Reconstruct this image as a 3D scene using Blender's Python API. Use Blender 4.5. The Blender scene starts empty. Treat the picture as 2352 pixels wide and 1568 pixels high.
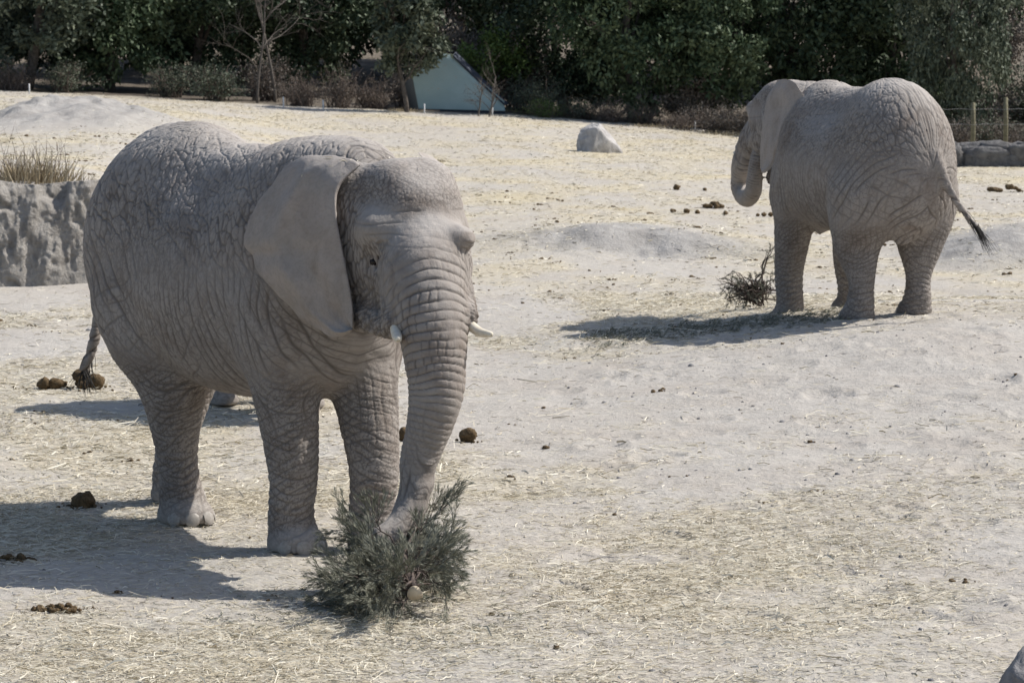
import bpy, math, random
import numpy as np
from mathutils import Vector, Matrix

# ------------------------------------------------------------------ camera, world, sun
S = bpy.context.scene
COL = S.collection
F_PX = 7450.0                       # focal length in pixels of a 2352 px wide frame
CAM_H = 3.68
PITCH = math.radians(6.13)
cd = bpy.data.cameras.new('camera')
cam = bpy.data.objects.new('camera', cd)
COL.objects.link(cam)
cam.location = (0, 0, CAM_H)
cam.rotation_euler = (math.radians(90) - PITCH, 0, 0)
cd.sensor_width = 36.0
cd.lens = 36.0 * F_PX / 2352.0
cd.clip_end = 2000.0
cd.clip_start = 0.5
cd.dof.use_dof = True
cd.dof.focus_distance = 21.5
cd.dof.aperture_fstop = 9.0
S.camera = cam

SUN_EL, SUN_AZ = math.radians(48.0), math.radians(73.0)   # azimuth clockwise from +Y
sdir = Vector((math.cos(SUN_EL) * math.sin(SUN_AZ), math.cos(SUN_EL) * math.cos(SUN_AZ), math.sin(SUN_EL)))
W = bpy.data.worlds.new('World'); S.world = W; W.use_nodes = True
wn = W.node_tree
bg = wn.nodes['Background']
sky = wn.nodes.new('ShaderNodeTexSky'); sky.sky_type = 'NISHITA'; sky.sun_disc = False
sky.sun_elevation = SUN_EL; sky.sun_rotation = SUN_AZ
sky.air_density = 1.0; sky.dust_density = 1.5; sky.ozone_density = 1.0
wn.links.new(sky.outputs[0], bg.inputs['Color'])
bg.inputs['Strength'].default_value = 0.11
sd = bpy.data.lights.new('sun', 'SUN'); sun = bpy.data.objects.new('sun', sd); COL.objects.link(sun)
sd.energy = 4.6; sd.angle = math.radians(0.5); sd.color = (1.0, 0.955, 0.89)
sun.rotation_euler = sdir.to_track_quat('Z', 'Y').to_euler()
sun.location = (20, 10, 30)
S.view_settings.view_transform = 'Standard'
S.view_settings.look = 'None'
S.view_settings.exposure = 0.25
S.view_settings.gamma = 1.0
S.view_settings.use_curve_mapping = False
# ------------------------------------------------------------------ helpers
rng = np.random.default_rng(11)
FW = np.array([0, math.cos(PITCH), -math.sin(PITCH)]); UPV = np.array([0, math.sin(PITCH), math.cos(PITCH)])
CAMP = np.array([0, 0, CAM_H])
def at(px, py, Y):
    """world point seen at (px, py) of the 2352 px wide photograph, at distance Y"""
    d = FW + (px - 1176) / F_PX * np.array([1, 0, 0]) + (784 - py) / F_PX * UPV
    return CAMP + d * (Y / d[1])
def to_px(P):
    v = np.atleast_2d(P) - CAMP
    z = v @ FW
    return np.stack([1176 + F_PX * v[:, 0] / z, 784 - F_PX * (v @ UPV) / z], 1)

def sstep(a, b, x):
    t = np.clip((x - a) / (b - a), 0, 1); return t * t * (3 - 2 * t)

def hash3(i, j, k, s=0):
    h = (i.astype(np.int64) * 73856093) ^ (j.astype(np.int64) * 19349663) ^ (k.astype(np.int64) * 83492791) ^ (s * 2654435761)
    h = (h ^ (h >> 13)) * 1274126177 & 0x7fffffff
    h = (h ^ (h >> 16)) * 668265263 & 0x7fffffff
    return (h ^ (h >> 15)) & 0xffffff
def vnoise(P, s=0):
    """value noise, P (n,3) -> -1..1"""
    b = np.floor(P).astype(np.int64); f = P - b; f = f * f * (3 - 2 * f)
    out = 0
    for dx in (0, 1):
        wx = f[:, 0] if dx else 1 - f[:, 0]
        for dy in (0, 1):
            wy = f[:, 1] if dy else 1 - f[:, 1]
            for dz in (0, 1):
                wz = f[:, 2] if dz else 1 - f[:, 2]
                out = out + wx * wy * wz * hash3(b[:, 0] + dx, b[:, 1] + dy, b[:, 2] + dz, s)
    return out / 0x7fffff - 1
def fbm(P, o=4, s=0, g=0.5):
    r = 0; a = 1; t = 0
    for i in range(o):
        r = r + a * vnoise(P * 2.0 ** i + 17.3 * i, s + i); t += a; a *= g
    return r / t
def voro(P, s=0, jit=0.9):
    """distance to the nearest cell edge (F2-F1) and a random value per cell"""
    b = np.floor(P).astype(np.int64)
    n = len(P); f1 = np.full(n, 9.0); f2 = np.full(n, 9.0); cid = np.zeros(n)
    for dx in (-1, 0, 1):
        for dy in (-1, 0, 1):
            for dz in (-1, 0, 1):
                i, j, k = b[:, 0] + dx, b[:, 1] + dy, b[:, 2] + dz
                h = hash3(i, j, k, s)
                c0 = (h & 255) / 255.0; c1 = ((h >> 8) & 255) / 255.0; c2 = ((h >> 16) & 255) / 255.0
                d = (i + .5 + (c0 - .5) * jit - P[:, 0]) ** 2 + (j + .5 + (c1 - .5) * jit - P[:, 1]) ** 2 + (k + .5 + (c2 - .5) * jit - P[:, 2]) ** 2
                near = d < f1
                f2 = np.where(near, f1, np.minimum(f2, d)); cid = np.where(near, c0, cid); f1 = np.where(near, d, f1)
    return np.sqrt(f2) - np.sqrt(f1), cid

def link(name, me, mat=None, parent=None, loc=None, label=None, cat=None, group=None, kind=None):
    o = bpy.data.objects.new(name, me); COL.objects.link(o)
    if mat is not None and me is not None and len(me.materials) == 0: me.materials.append(mat)
    if parent is not None: o.parent = parent
    if loc is not None: o.location = loc
    if label: o['label'] = label
    if cat: o['category'] = cat
    if group: o['group'] = group
    if kind: o['kind'] = kind
    return o
def pymesh(name, V, Fq, smooth=True):
    """mesh from an (n,3) array and an (m,3|4) array (or a list of such arrays)"""
    me = bpy.data.meshes.new(name)
    V = np.asarray(V, np.float32)
    Fs = Fq if isinstance(Fq, list) else [Fq]
    Fs = [np.asarray(f, np.int32) for f in Fs if len(f)]
    me.vertices.add(len(V)); me.vertices.foreach_set('co', V.ravel())
    lv = np.concatenate([f.ravel() for f in Fs]); cnt = np.concatenate([np.full(len(f), f.shape[1], np.int32) for f in Fs])
    st = np.concatenate([[0], np.cumsum(cnt)[:-1]]).astype(np.int32)
    me.loops.add(len(lv)); me.loops.foreach_set('vertex_index', lv)
    me.polygons.add(len(cnt)); me.polygons.foreach_set('loop_start', st); me.polygons.foreach_set('loop_total', cnt)
    if smooth: me.polygons.foreach_set('use_smooth', np.ones(len(cnt), bool))
    me.update(calc_edges=True)
    return me
def getv(me):
    a = np.empty(len(me.vertices) * 3, np.float32); me.vertices.foreach_get('co', a); return a.reshape(-1, 3).astype(float)
def getn(me):
    a = np.empty(len(me.vertices) * 3, np.float32); me.vertices.foreach_get('normal', a); return a.reshape(-1, 3).astype(float)
def setv(me, V):
    me.vertices.foreach_set('co', np.asarray(V, np.float32).ravel()); me.update()
def attr(me, name, arr):
    a = me.attributes.new(name, 'FLOAT', 'POINT'); a.data.foreach_set('value', np.asarray(arr, np.float32))

def tube(pts, rad, seg=8, cap=True):
    """swept tube with varying radius; returns V, F(quads), caps closed by shrinking rings"""
    pts = np.asarray(pts, float); rad = np.asarray(rad, float); n = len(pts)
    T = np.gradient(pts, axis=0); T /= np.linalg.norm(T, axis=1)[:, None] + 1e-9
    up = np.array([0, 0, 1.0]) if abs(T[0, 2]) < .9 else np.array([1.0, 0, 0])
    A = np.cross(T[0], up); A /= np.linalg.norm(A); rings = []
    for i in range(n):
        A = A - T[i] * (A @ T[i]); A /= np.linalg.norm(A) + 1e-9; B = np.cross(T[i], A)
        an = np.arange(seg) * 2 * math.pi / seg
        rings.append(pts[i] + rad[i] * (np.cos(an)[:, None] * A + np.sin(an)[:, None] * B))
    V = np.concatenate(rings)
    j = np.arange(seg); k = (j + 1) % seg
    F = np.concatenate([np.stack([i * seg + j, i * seg + k, (i + 1) * seg + k, (i + 1) * seg + j], 1) for i in range(n - 1)])
    if cap:
        V = np.vstack([V, pts[0], pts[-1]]); a, b = n * seg, n * seg + 1
        C = np.concatenate([np.stack([k, j, np.full(seg, a)], 1), np.stack([(n - 1) * seg + j, (n - 1) * seg + k, np.full(seg, b)], 1)])
        return V, F, C
    return V, F, np.zeros((0, 3), int)
class Acc:
    """collects pieces of geometry for one mesh"""
    def __init__(s): s.V = []; s.Q = []; s.T = []; s.n = 0
    def add(s, V, Q=None, T=None):
        if Q is not None and len(Q): s.Q.append(np.asarray(Q) + s.n)
        if T is not None and len(T): s.T.append(np.asarray(T) + s.n)
        s.V.append(np.asarray(V, float)); s.n += len(V)
    def tube(s, pts, rad, seg=6): s.add(*tube(pts, rad, seg))
    def mesh(s, name, smooth=True):
        fs = ([np.concatenate(s.Q)] if s.Q else []) + ([np.concatenate(s.T)] if s.T else [])
        return pymesh(name, np.concatenate(s.V), fs, smooth)

def leaf_quads(C, D, Wd, ln, wd):
    """small four-cornered leaves: centres C, along D, across Wd"""
    n = len(C); ln = np.broadcast_to(np.asarray(ln, float), (n,))[:, None]; wd = np.broadcast_to(np.asarray(wd, float), (n,))[:, None]
    V = np.stack([C, C + D * ln * .45 + Wd * wd * .5, C + D * ln, C + D * ln * .45 - Wd * wd * .5], 1).reshape(-1, 3)
    return V, np.arange(n * 4).reshape(n, 4)
def rdir(n, r=None):
    r = r or rng; v = r.normal(size=(n, 3)); return v / np.linalg.norm(v, axis=1)[:, None]
def perp(D):
    v = np.cross(D, rdir(len(D))); return v / (np.linalg.norm(v, axis=1)[:, None] + 1e-9)

# ------------------------------------------------------------------ materials
class NT:
    def __init__(s, name):
        s.m = bpy.data.materials.new(name); s.m.use_nodes = True; s.t = s.m.node_tree
        s.b = s.t.nodes['Principled BSDF']; s.b.inputs['Specular IOR Level'].default_value = 0.25
    def n(s, typ, **kw):
        nd = s.t.nodes.new('ShaderNode' + typ)
        for k, v in kw.items():
            if k in nd.inputs: s.put(nd.inputs[k], v)
            else: setattr(nd, k, v)
        return nd
    def put(s, inp, v):
        if isinstance(v, bpy.types.NodeSocket): s.t.links.new(v, inp)
        elif isinstance(v, bpy.types.Node): s.t.links.new(v.outputs[0], inp)
        else: inp.default_value = v
    def ramp(s, fac, stops):
        r = s.t.nodes.new('ShaderNodeValToRGB'); s.put(r.inputs[0], fac)
        while len(r.color_ramp.elements) < len(stops): r.color_ramp.elements.new(.5)
        for e, (p, c) in zip(r.color_ramp.elements, stops):
            e.position = p; e.color = (c, c, c, 1) if isinstance(c, (int, float)) else (*c, 1)
        return r.outputs[0]
    def math(s, op, a, b=0.0, c=None):
        m = s.t.nodes.new('ShaderNodeMath'); m.operation = op; s.put(m.inputs[0], a); s.put(m.inputs[1], b)
        if c is not None: s.put(m.inputs[2], c)
        return m.outputs[0]
    def mix(s, f, a, b, mode='MIX'):
        m = s.t.nodes.new('ShaderNodeMix'); m.data_type = 'RGBA'; m.blend_type = mode
        s.put(m.inputs[0], f)
        for i, v in ((6, a), (7, b)):
            s.put(m.inputs[i], (*v, 1) if isinstance(v, tuple) and len(v) == 3 else v)
        return m.outputs[2]
    def noise(s, vec, scale, detail=4.0, rough=.55, dist=0.0):
        return s.n('TexNoise', Vector=vec, Scale=scale, Detail=detail, Roughness=rough, Distortion=dist).outputs[0]
    def coord(s, which='Object'): return s.n('TexCoord').outputs[which]
    def attr(s, name): return s.n('Attribute', attribute_name=name).outputs['Fac']
    def bump(s, h, strength=.5, dist=.01, normal=None):
        b = s.n('Bump', Height=h, Strength=strength, Distance=dist)
        if normal is not None: s.put(b.inputs['Normal'], normal)
        return b.outputs[0]
    def out(s, col, rough=.9, normal=None):
        s.put(s.b.inputs['Base Color'], (*col, 1) if isinstance(col, tuple) and len(col) == 3 else col)
        s.put(s.b.inputs['Roughness'], rough)
        if normal is not None: s.put(s.b.inputs['Normal'], normal)
        return s.m
# ------------------------------------------------------------------ ground
def gauss(x, c, w): return np.exp(-((x - c) / w) ** 2)
def ground(X, Y, micro=True):
    X = np.asarray(X, float); Y = np.asarray(Y, float)
    z = np.zeros(np.broadcast(X, Y).shape)
    # low mound at the right whose crest carries the second elephant; it falls away behind
    amp = .37 * sstep(-.6, 5.2, X) + .05 * sstep(5, 9, X)
    z = z + amp * np.where(Y < 33.7, sstep(19.5, 33.7, Y) ** 1.25, 1 - sstep(33.7, 41, Y) * 1.25)
    z = z + .03 * sstep(.5, 4, X) * gauss(Y, 26.5, 3)
    # raised ground at the left: a cut bank edge, then a plateau climbing to the tree line
    lft = 1 - sstep(-6.2, -1.5, X + .06 * (Y - 40))
    edge = 41.6 + (X + 6) * .35
    z = z + lft * 1.25 * sstep(edge + .05, edge + .9, Y) * (1 - .12 * sstep(45, 80, Y)) * (X < -3.0)
    z = z + (1 - lft) * 0
    zl = np.where(X < -3.0, 0, 1.25 * lft * sstep(44, 62, Y)); z = z + zl
    # far slope under the trees, lower at the right
    far = sstep(52, 90, Y)
    tilt = np.interp(X, [-40, -14, -6, 0, 4.5, 9, 14, 60], [1.35, 1.12, .74, .46, .12, -.25, -.35, -.4])
    base = np.interp(X, [-40, -14, -6, -1, 60], [1.15, 1.10, .75, 0, 0])
    z = z * (1 - far) + (base * 0 + tilt) * far
    # small banks
    z = z + .30 * gauss(X, 1.7, 2.0) * sstep(46.2, 47.3, Y + .1 * (X - 1.7) ** 2) * (1 - sstep(47.3, 53, Y))
    z = z + .42 * sstep(5.4, 7.2, X) * sstep(44.2, 46.0, Y + .5 * np.sin(X * 1.3)) * (1 - sstep(46.5, 52, Y))
    # dirt pile at the left
    z = z + .50 * np.exp(-(np.hypot((X + 9.1) / 1.5, (Y - 64.5) / 2.4)) ** 1.5) + .22 * np.exp(-(np.hypot((X + 7.4) / 1.7, (Y - 63) / 2.6)) ** 2)
    if micro:
        P = np.stack([np.ravel(X), np.ravel(Y), np.zeros(X.size)], 1)
        m = .05 * fbm(P * np.array([.35, .22, 1]), 3, 100) + .022 * fbm(P * 1.3, 3, 101) + .014 * fbm(P * 4.5, 3, 102) + .0045 * fbm(P * 13.0, 2, 107)
        m = m + .020 * sstep(.15, .5, fbm(P * np.array([1.1, .8, 1]) + 3, 2, 105)) * fbm(P * 3.5, 2, 106)
        m = m.reshape(z.shape) * (1 + .8 * sstep(1, 5, X) * (1 - sstep(30, 36, Y)))
        # footprints pressed into the dust of the mound
        rp = np.random.default_rng(77); fx = rp.uniform(.3, 5.6, 90); fy = rp.uniform(18.5, 33.5, 90)
        xf, yf = np.ravel(X), np.ravel(Y); dent = np.zeros(xf.shape); sel = np.nonzero((xf > -.2) & (xf < 6.2) & (yf > 18) & (yf < 34.2))[0]
        for a_, b_, r_ in zip(fx, fy, rp.uniform(.15, .24, 90)):
            q_ = np.hypot(xf[sel] - a_, (yf[sel] - b_) * .8) / r_
            dent[sel] += -.016 * (1 - sstep(.7, 1.0, q_)) + .012 * np.exp(-((q_ - 1.12) / .16) ** 2)
        m = m + dent.reshape(z.shape)
        # rough earth on banks and on the pile
        rough = gauss(X, 1.7, 2.2) * gauss(Y, 47, 1.6) + sstep(5.2, 6.5, X) * gauss(Y, 46, 2) + np.exp(-(np.hypot((X + 9) / 2.8, (Y - 64) / 3.5)) ** 2) * 2.4
        m = m + (rough * .11).reshape(z.shape) * fbm(P * np.array([1.6, .9, 1]), 4, 103, .6).reshape(z.shape)
        z = z + m
    return z
def gz(x, y): return float(ground(np.array([x]), np.array([y]))[0])
FEET_W = []      # feet flatten the ground a little (filled from the elephants below)

def mat_ground():
    t = NT('dusty_ground'); c = t.coord()
    mp = t.n('Mapping', Vector=c); mp.inputs['Scale'].default_value = (.55, .30, 1)
    patches = t.noise(mp.outputs[0], 1.0, 6, .62, .4)
    fine = t.noise(c, 9, 6, .65); grit = t.noise(c, 70, 4, .7)
    col = t.mix(t.ramp(fine, [(.3, 0.0), (.7, 1.0)]), (.375, .349, .315), (.462, .436, .398))
    col = t.mix(t.ramp(t.noise(c, .8, 5, .6), [(.45, 0.0), (.75, .6)]), col, (.36, .315, .27))
    straw = t.attr('straw')
    mp2 = t.n('Mapping', Vector=c); mp2.inputs['Scale'].default_value = (14, 30, 1)
    st = t.noise(mp2.outputs[0], 1.0, 5, .75)
    sm = t.math('MULTIPLY', straw, t.ramp(t.math('ADD', st, t.math('MULTIPLY', t.math('SUBTRACT', patches, .5), .8)), [(.28, 0.0), (.62, 1.0)]))
    scol = t.mix(t.ramp(t.noise(c, 26, 4, .7), [(.3, 0.0), (.7, 1.0)]), (.44, .365, .215), (.60, .53, .37))
    col = t.mix(t.math('MULTIPLY', sm, t.attr('strawmix')), col, scol)
    dung = t.ramp(t.noise(c, 2.3, 6, .7), [(.64, 0.0), (.72, .55)])
    col = t.mix(t.math('MULTIPLY', dung, t.ramp(t.noise(c, 16, 4, .7), [(.4, 0.0), (.6, 1.0)])), col, (.20, .15, .10))
    col = t.mix(t.attr('litter'), col, t.mix(t.ramp(fine, [(.3, 0.0), (.7, 1.0)]), (.045, .036, .028), (.13, .105, .08)))  # shade under the trees painted into the ground as dark leafy soil
    rock = t.attr('rock')
    col = t.mix(rock, col, t.mix(t.ramp(t.noise(c, 3.5, 7, .7), [(.3, 0.0), (.7, 1.0)]), (.20, .192, .182), (.40, .385, .365)))
    pit = t.n('TexVoronoi', Vector=c, Scale=24.0).outputs['Distance']
    h = t.math('ADD', t.math('ADD', t.math('MULTIPLY', fine, 1.0), t.math('MULTIPLY', grit, .35)), t.math('MULTIPLY', pit, .25))
    return t.out(col, .95, t.bump(h, .8, .03))
M_GROUND = mat_ground()
def straw_density(X, Y):
    P = np.stack([np.ravel(X) * 1.0, np.ravel(Y) * .75, 0 * np.ravel(X)], 1)
    n = fbm(P * .55, 3, 200) + .55 * fbm(P * 1.9, 3, 201)
    d = (.06 + .94 * sstep(-.32, .42, n)).reshape(np.shape(X)); d = d + .22 * sstep(40, 50, np.asarray(Y))
    X = np.asarray(X); Y = np.asarray(Y)
    near = .40 * gauss(X, 1.0, 2.2) * gauss(Y, 18.5, 1.7) + .35 * gauss(X, -2.5, 2.0) * gauss(Y, 22.5, 2.4) + .4 * gauss(X, -3.2, 2.5) * gauss(Y, 26, 2.5) + .3 * gauss(X, -2.5, 2) * gauss(Y, 18, 1.2)
    bare = 1 - .60 * sstep(.8, 3.2, X) * sstep(20, 23, Y) * (1 - sstep(33, 36, Y)) - .5 * sstep(2.2, 3.4, X) * (1 - sstep(20, 23, Y))
    d = np.clip((d * .85 + near) * bare, 0, 1)
    dirt = np.exp(-(np.hypot((X + 8.8) / 3.2, (Y - 63) / 7)) ** 4)
    return d * (1 - dirt)
def build_ground():
    ys = [14.0]
    while ys[-1] < 74: ys.append(ys[-1] + max(.03, (ys[-1] ** 2) / (F_PX * CAM_H) * 2.6 * (1 if ys[-1] < 40 else (.45 if 45 < ys[-1] < 50 else (.28 if 60.5 < ys[-1] < 67.5 else 1.4)))))
    while ys[-1] < 100: ys.append(ys[-1] + .6)
    ys = np.array([-6., 0, 4, 8, 11, 12.5] + ys)
    u = np.concatenate([[-6, -4.5, -3.2, -2.4, -1.8, -1.5, -1.3, -1.15, -1.06], np.linspace(-1, 1, 420), [1.06, 1.15, 1.3, 1.5, 1.8, 2.4, 3.2, 4.5, 6]])
    Yg = np.repeat(ys[:, None], len(u), 1); Xg = u[None, :] * (2.6 + .185 * np.maximum(ys, 6)[:, None])
    Zg = ground(Xg, Yg)
    V = np.stack([Xg, Yg, Zg], -1).reshape(-1, 3); n = len(u)
    i, j = np.meshgrid(np.arange(len(ys) - 1), np.arange(n - 1), indexing='ij'); q = (i * n + j).ravel()
    me = pymesh('ground', V, np.stack([q, q + 1, q + n + 1, q + n], 1))
    attr(me, 'straw', (straw_density(Xg, Yg) * (1 - .35 * sstep(19, 40, Yg) * 0)).ravel() * np.where(V[:, 1] > 84, .6, 1))
    rk = 1.0 * gauss(Xg, 1.7, 2.4) * gauss(Yg, 47.0, 1.1) + sstep(5.3, 6.3, Xg) * gauss(Yg, 45.6, 1.5) + .8 * np.exp(-(np.hypot((Xg + 9) / 3.0, (Yg - 64) / 4)) ** 4)
    attr(me, 'strawmix', (.52 + .33 * sstep(30, 50, Yg)).ravel())
    attr(me, 'litter', sstep(85.6, 87.2, Yg + .5 * fbm(np.stack([Xg.ravel(), Yg.ravel(), 0 * Xg.ravel()], 1), 2, 9).reshape(Xg.shape)).ravel() * .92)  # mask of the painted tree shade, starting at the tree line
    attr(me, 'rock', np.clip(rk, 0, .85).ravel())
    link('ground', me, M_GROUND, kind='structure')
    # wide sheet to the horizon around it, slightly lower, and the wooded hillside behind
    xs = np.concatenate([[-900, -300, -120, -60, -40], np.linspace(-30, 30, 31), [40, 60, 120, 300, 900]]); yy = np.array([-300, -60, 0, 8, 14, 25, 40, 60, 80, 95, 104, 112, 125, 150, 200, 300, 600, 1200.])
    Yb, Xb = np.meshgrid(yy, xs, indexing='ij')
    Zb = np.minimum(ground(Xb, Yb, False), .2) - .5
    Zb = Zb + 16 * sstep(98, 190, Yb) + 26 * sstep(180, 700, Yb) + 1.6 * sstep(88, 104, Yb) + .9 * fbm(np.stack([Xb.ravel() * .08, Yb.ravel() * .08, 0 * Xb.ravel()], 1), 3, 7).reshape(Xb.shape) * sstep(95, 120, Yb)
    V = np.stack([Xb, Yb, Zb], -1).reshape(-1, 3); n = len(xs)
    i, j = np.meshgrid(np.arange(len(yy) - 1), np.arange(n - 1), indexing='ij'); q = (i * n + j).ravel()
    t = NT('hillside_soil'); c = t.coord(); nz = t.noise(c, 1.5, 8, .7)
    m = t.out(t.mix(t.ramp(nz, [(.35, 0.0), (.65, 1.0)]), (.10, .085, .065), (.25, .21, .165)), .95, t.bump(nz, 1, .2))
    link('terrain', pymesh('terrain', V, np.stack([q, q + 1, q + n + 1, q + n], 1)), m, kind='structure')
build_ground()
QUICK=0
# ------------------------------------------------------------------ elephants
def mat_skin():
    t = NT('elephant_skin'); c = t.coord()
    big = t.noise(c, 1.3, 5, .6)
    fine = t.noise(c, 22, 4, .6)
    w = t.attr('wrinkle')
    col = t.mix(t.ramp(big, [(.3, 0.0), (.7, 1.0)]), (.248, .219, .194), (.318, .285, .256))
    col = t.mix(t.ramp(fine, [(.35, .0), (.75, .5)]), col, (.335, .308, .282))
    col = t.mix(t.ramp(t.noise(c, 3.2, 6, .65, .6), [(.48, 0.0), (.68, .75)]), col, (.200, .162, .134))
    col = t.mix(t.math('MULTIPLY', t.attr('earw'), t.ramp(t.noise(c, 4.5, 6, .7, .4), [(.35, .75), (.62, .1)])), col, (.36, .315, .285))
    col = t.mix(t.math('MULTIPLY', w, .74), col, (.085, .070, .060))      # crease shade painted in as dark colour, along with some grime
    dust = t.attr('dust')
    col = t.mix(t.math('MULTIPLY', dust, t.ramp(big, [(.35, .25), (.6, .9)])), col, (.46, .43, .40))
    v1 = t.n('TexVoronoi', feature='DISTANCE_TO_EDGE', Vector=t.mixvec(c) if hasattr(t, 'mixvec') else c, Scale=52.0).outputs[0]
    nz = t.noise(c, 120, 3, .6)
    h = t.math('ADD', t.ramp(v1, [(0, 0.0), (.12, 1.0)]), t.math('MULTIPLY', nz, .8))
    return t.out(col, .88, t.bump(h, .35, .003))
def mat_plain(name, a, b, scale=20, rough=.6, bd=.003, bs=.3):
    t = NT(name); c = t.coord(); n = t.noise(c, scale, 5, .6)
    return t.out(t.mix(t.ramp(n, [(.35, 0.0), (.65, 1.0)]), a, b), rough, t.bump(n, bs, bd))

class Field:
    """signed distance field on a regular grid, fed with blended primitives"""
    def __init__(s, lo, hi, h):
        s.h = h; s.lo = np.array(lo, float); s.n = np.ceil((np.array(hi) - s.lo) / h).astype(int) + 1
        s.d = np.full(s.n, 1.0)
        s.ax = [s.lo[i] + h * np.arange(s.n[i]) for i in range(3)]
    def _sub(s, lo, hi):
        a = np.clip(np.floor((lo - s.lo) / s.h).astype(int), 0, s.n); b = np.clip(np.ceil((hi - s.lo) / s.h).astype(int) + 1, 0, s.n)
        sl = tuple(slice(a[i], b[i]) for i in range(3))
        X = s.ax[0][sl[0]][:, None, None]; Y = s.ax[1][sl[1]][None, :, None]; Z = s.ax[2][sl[2]][None, None, :]
        return sl, X, Y, Z
    def _put(s, sl, q, k, sub=False):
        d = s.d[sl]
        if sub: q = -q; h = np.clip(.5 - .5 * (q - d) / k, 0, 1) if k else 0; h = np.clip(.5 - .5 * (d - q) / k, 0, 1); s.d[sl] = d * (1 - h) + q * h + k * h * (1 - h); return
        h = np.clip(.5 + .5 * (d - q) / k, 0, 1); s.d[sl] = d * (1 - h) + q * h - k * h * (1 - h)
    def cone(s, a, b, ra, rb, k=.08, sub=False):
        a = np.array(a, float); b = np.array(b, float); m = max(ra, rb) + k + .1
        sl, X, Y, Z = s._sub(np.minimum(a, b) - m, np.maximum(a, b) + m)
        ab = b - a; L = ab @ ab + 1e-9
        t = np.clip(((X - a[0]) * ab[0] + (Y - a[1]) * ab[1] + (Z - a[2]) * ab[2]) / L, 0, 1)
        q = np.sqrt((X - a[0] - t * ab[0]) ** 2 + (Y - a[1] - t * ab[1]) ** 2 + (Z - a[2] - t * ab[2]) ** 2) - (ra + (rb - ra) * t)
        s._put(sl, q, k, sub)
    def chain(s, pts, rad, k=.08):
        for i in range(len(pts) - 1): s.cone(pts[i], pts[i + 1], rad[i], rad[i + 1], k)
    def ell(s, c, r, k=.1, R=None, sub=False):
        c = np.array(c, float); r = np.array(r, float); m = r.max() + k + .1
        if R is None:
            m = r + k + .1
        sl, X, Y, Z = s._sub(c - m, c + m); x, y, z = X - c[0], Y - c[1], Z - c[2]
        if R is not None:   # columns of R are the ellipsoid's axes
            x, y, z = (x * R[0][0] + y * R[1][0] + z * R[2][0], x * R[0][1] + y * R[1][1] + z * R[2][1], x * R[0][2] + y * R[1][2] + z * R[2][2])
        k0 = np.sqrt((x / r[0]) ** 2 + (y / r[1]) ** 2 + (z / r[2]) ** 2); k1 = np.sqrt((x / r[0] ** 2) ** 2 + (y / r[1] ** 2) ** 2 + (z / r[2] ** 2) ** 2) + 1e-9
        s._put(sl, np.where(k0 < 1e-3, -r.min(), k0 * (k0 - 1) / k1), k, sub)
    def nets(s):
        d = s.d; neg = d < 0
        n = s.n - 1; cnt = np.zeros(n, np.int8); P = np.zeros((*n, 3))
        g = np.stack(np.meshgrid(*[np.arange(m) for m in n], indexing='ij'), -1)
        for ax in range(3):
            o = [i for i in range(3) if i != ax]
            for u in (0, 1):
                for v in (0, 1):
                    a0 = [slice(0, n[i]) for i in range(3)]; off = [0, 0, 0]; off[o[0]] = u; off[o[1]] = v
                    for i in o: a0[i] = slice(off[i], off[i] + n[i])
                    a1 = list(a0); a1[ax] = slice(1, n[ax] + 1)
                    da, db = d[tuple(a0)], d[tuple(a1)]; cr = (da < 0) != (db < 0)
                    t = np.where(cr, da / (da - db + 1e-12), 0)
                    cnt += cr
                    for i in o: P[..., i] += np.where(cr, off[i], 0)
                    P[..., ax] += t
        m = cnt > 0; idx = np.full(n, -1); idx[m] = np.arange(m.sum())
        V = s.lo + s.h * (g[m] + P[m] / cnt[m][:, None])
        Fs = []
        for ax in range(3):
            o = [(ax + 1) % 3, (ax + 2) % 3]
            a0 = [slice(1, n[i]) for i in range(3)]; a0[ax] = slice(0, n[ax]); a1 = list(a0); a1[ax] = slice(1, n[ax] + 1)
            na, nb = neg[tuple(a0)], neg[tuple(a1)]; cr = na != nb; I = np.argwhere(cr)
            I = I + np.array([0 if i == ax else 1 for i in range(3)])
            e0 = np.zeros(3, int); e0[o[0]] = 1; e1 = np.zeros(3, int); e1[o[1]] = 1
            q = np.stack([idx[tuple((I - e0 - e1).T)], idx[tuple((I - e1).T)], idx[tuple(I.T)], idx[tuple((I - e0).T)]], 1)
            fl = ~na[cr]
            q[fl] = q[fl][:, ::-1]; Fs.append(q)
        return V, np.concatenate(Fs)
def seg_near(P, pts):
    """distance to a polyline, arc length along it there, and the nearest point"""
    pts = np.asarray(pts, float); best = np.full(len(P), 1e9); s = np.zeros(len(P)); Q = np.zeros_like(P); L = 0
    for a, b in zip(pts[:-1], pts[1:]):
        ab = b - a; l = np.linalg.norm(ab); t = np.clip((P - a) @ ab / (l * l), 0, 1); q = a + t[:, None] * ab
        d = np.linalg.norm(P - q, axis=1); m = d < best; best[m] = d[m]; s[m] = L + t[m] * l; Q[m] = q[m]; L += l
    return best, s, Q
def spline(pts, n=10):
    """Catmull-Rom through the rows of pts (any number of columns)"""
    p = np.asarray(pts, float); p = np.vstack([2 * p[0] - p[1], p, 2 * p[-1] - p[-2]]); out = []
    for i in range(1, len(p) - 2):
        for t in np.arange(n) / n:
            out.append(.5 * (2 * p[i] + (p[i + 1] - p[i - 1]) * t + (2 * p[i - 1] - 5 * p[i] + 4 * p[i + 1] - p[i + 2]) * t * t + (3 * p[i] - p[i - 1] - 3 * p[i + 1] + p[i + 2]) * t ** 3))
    out.append(p[-2]); return np.array(out)
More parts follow.
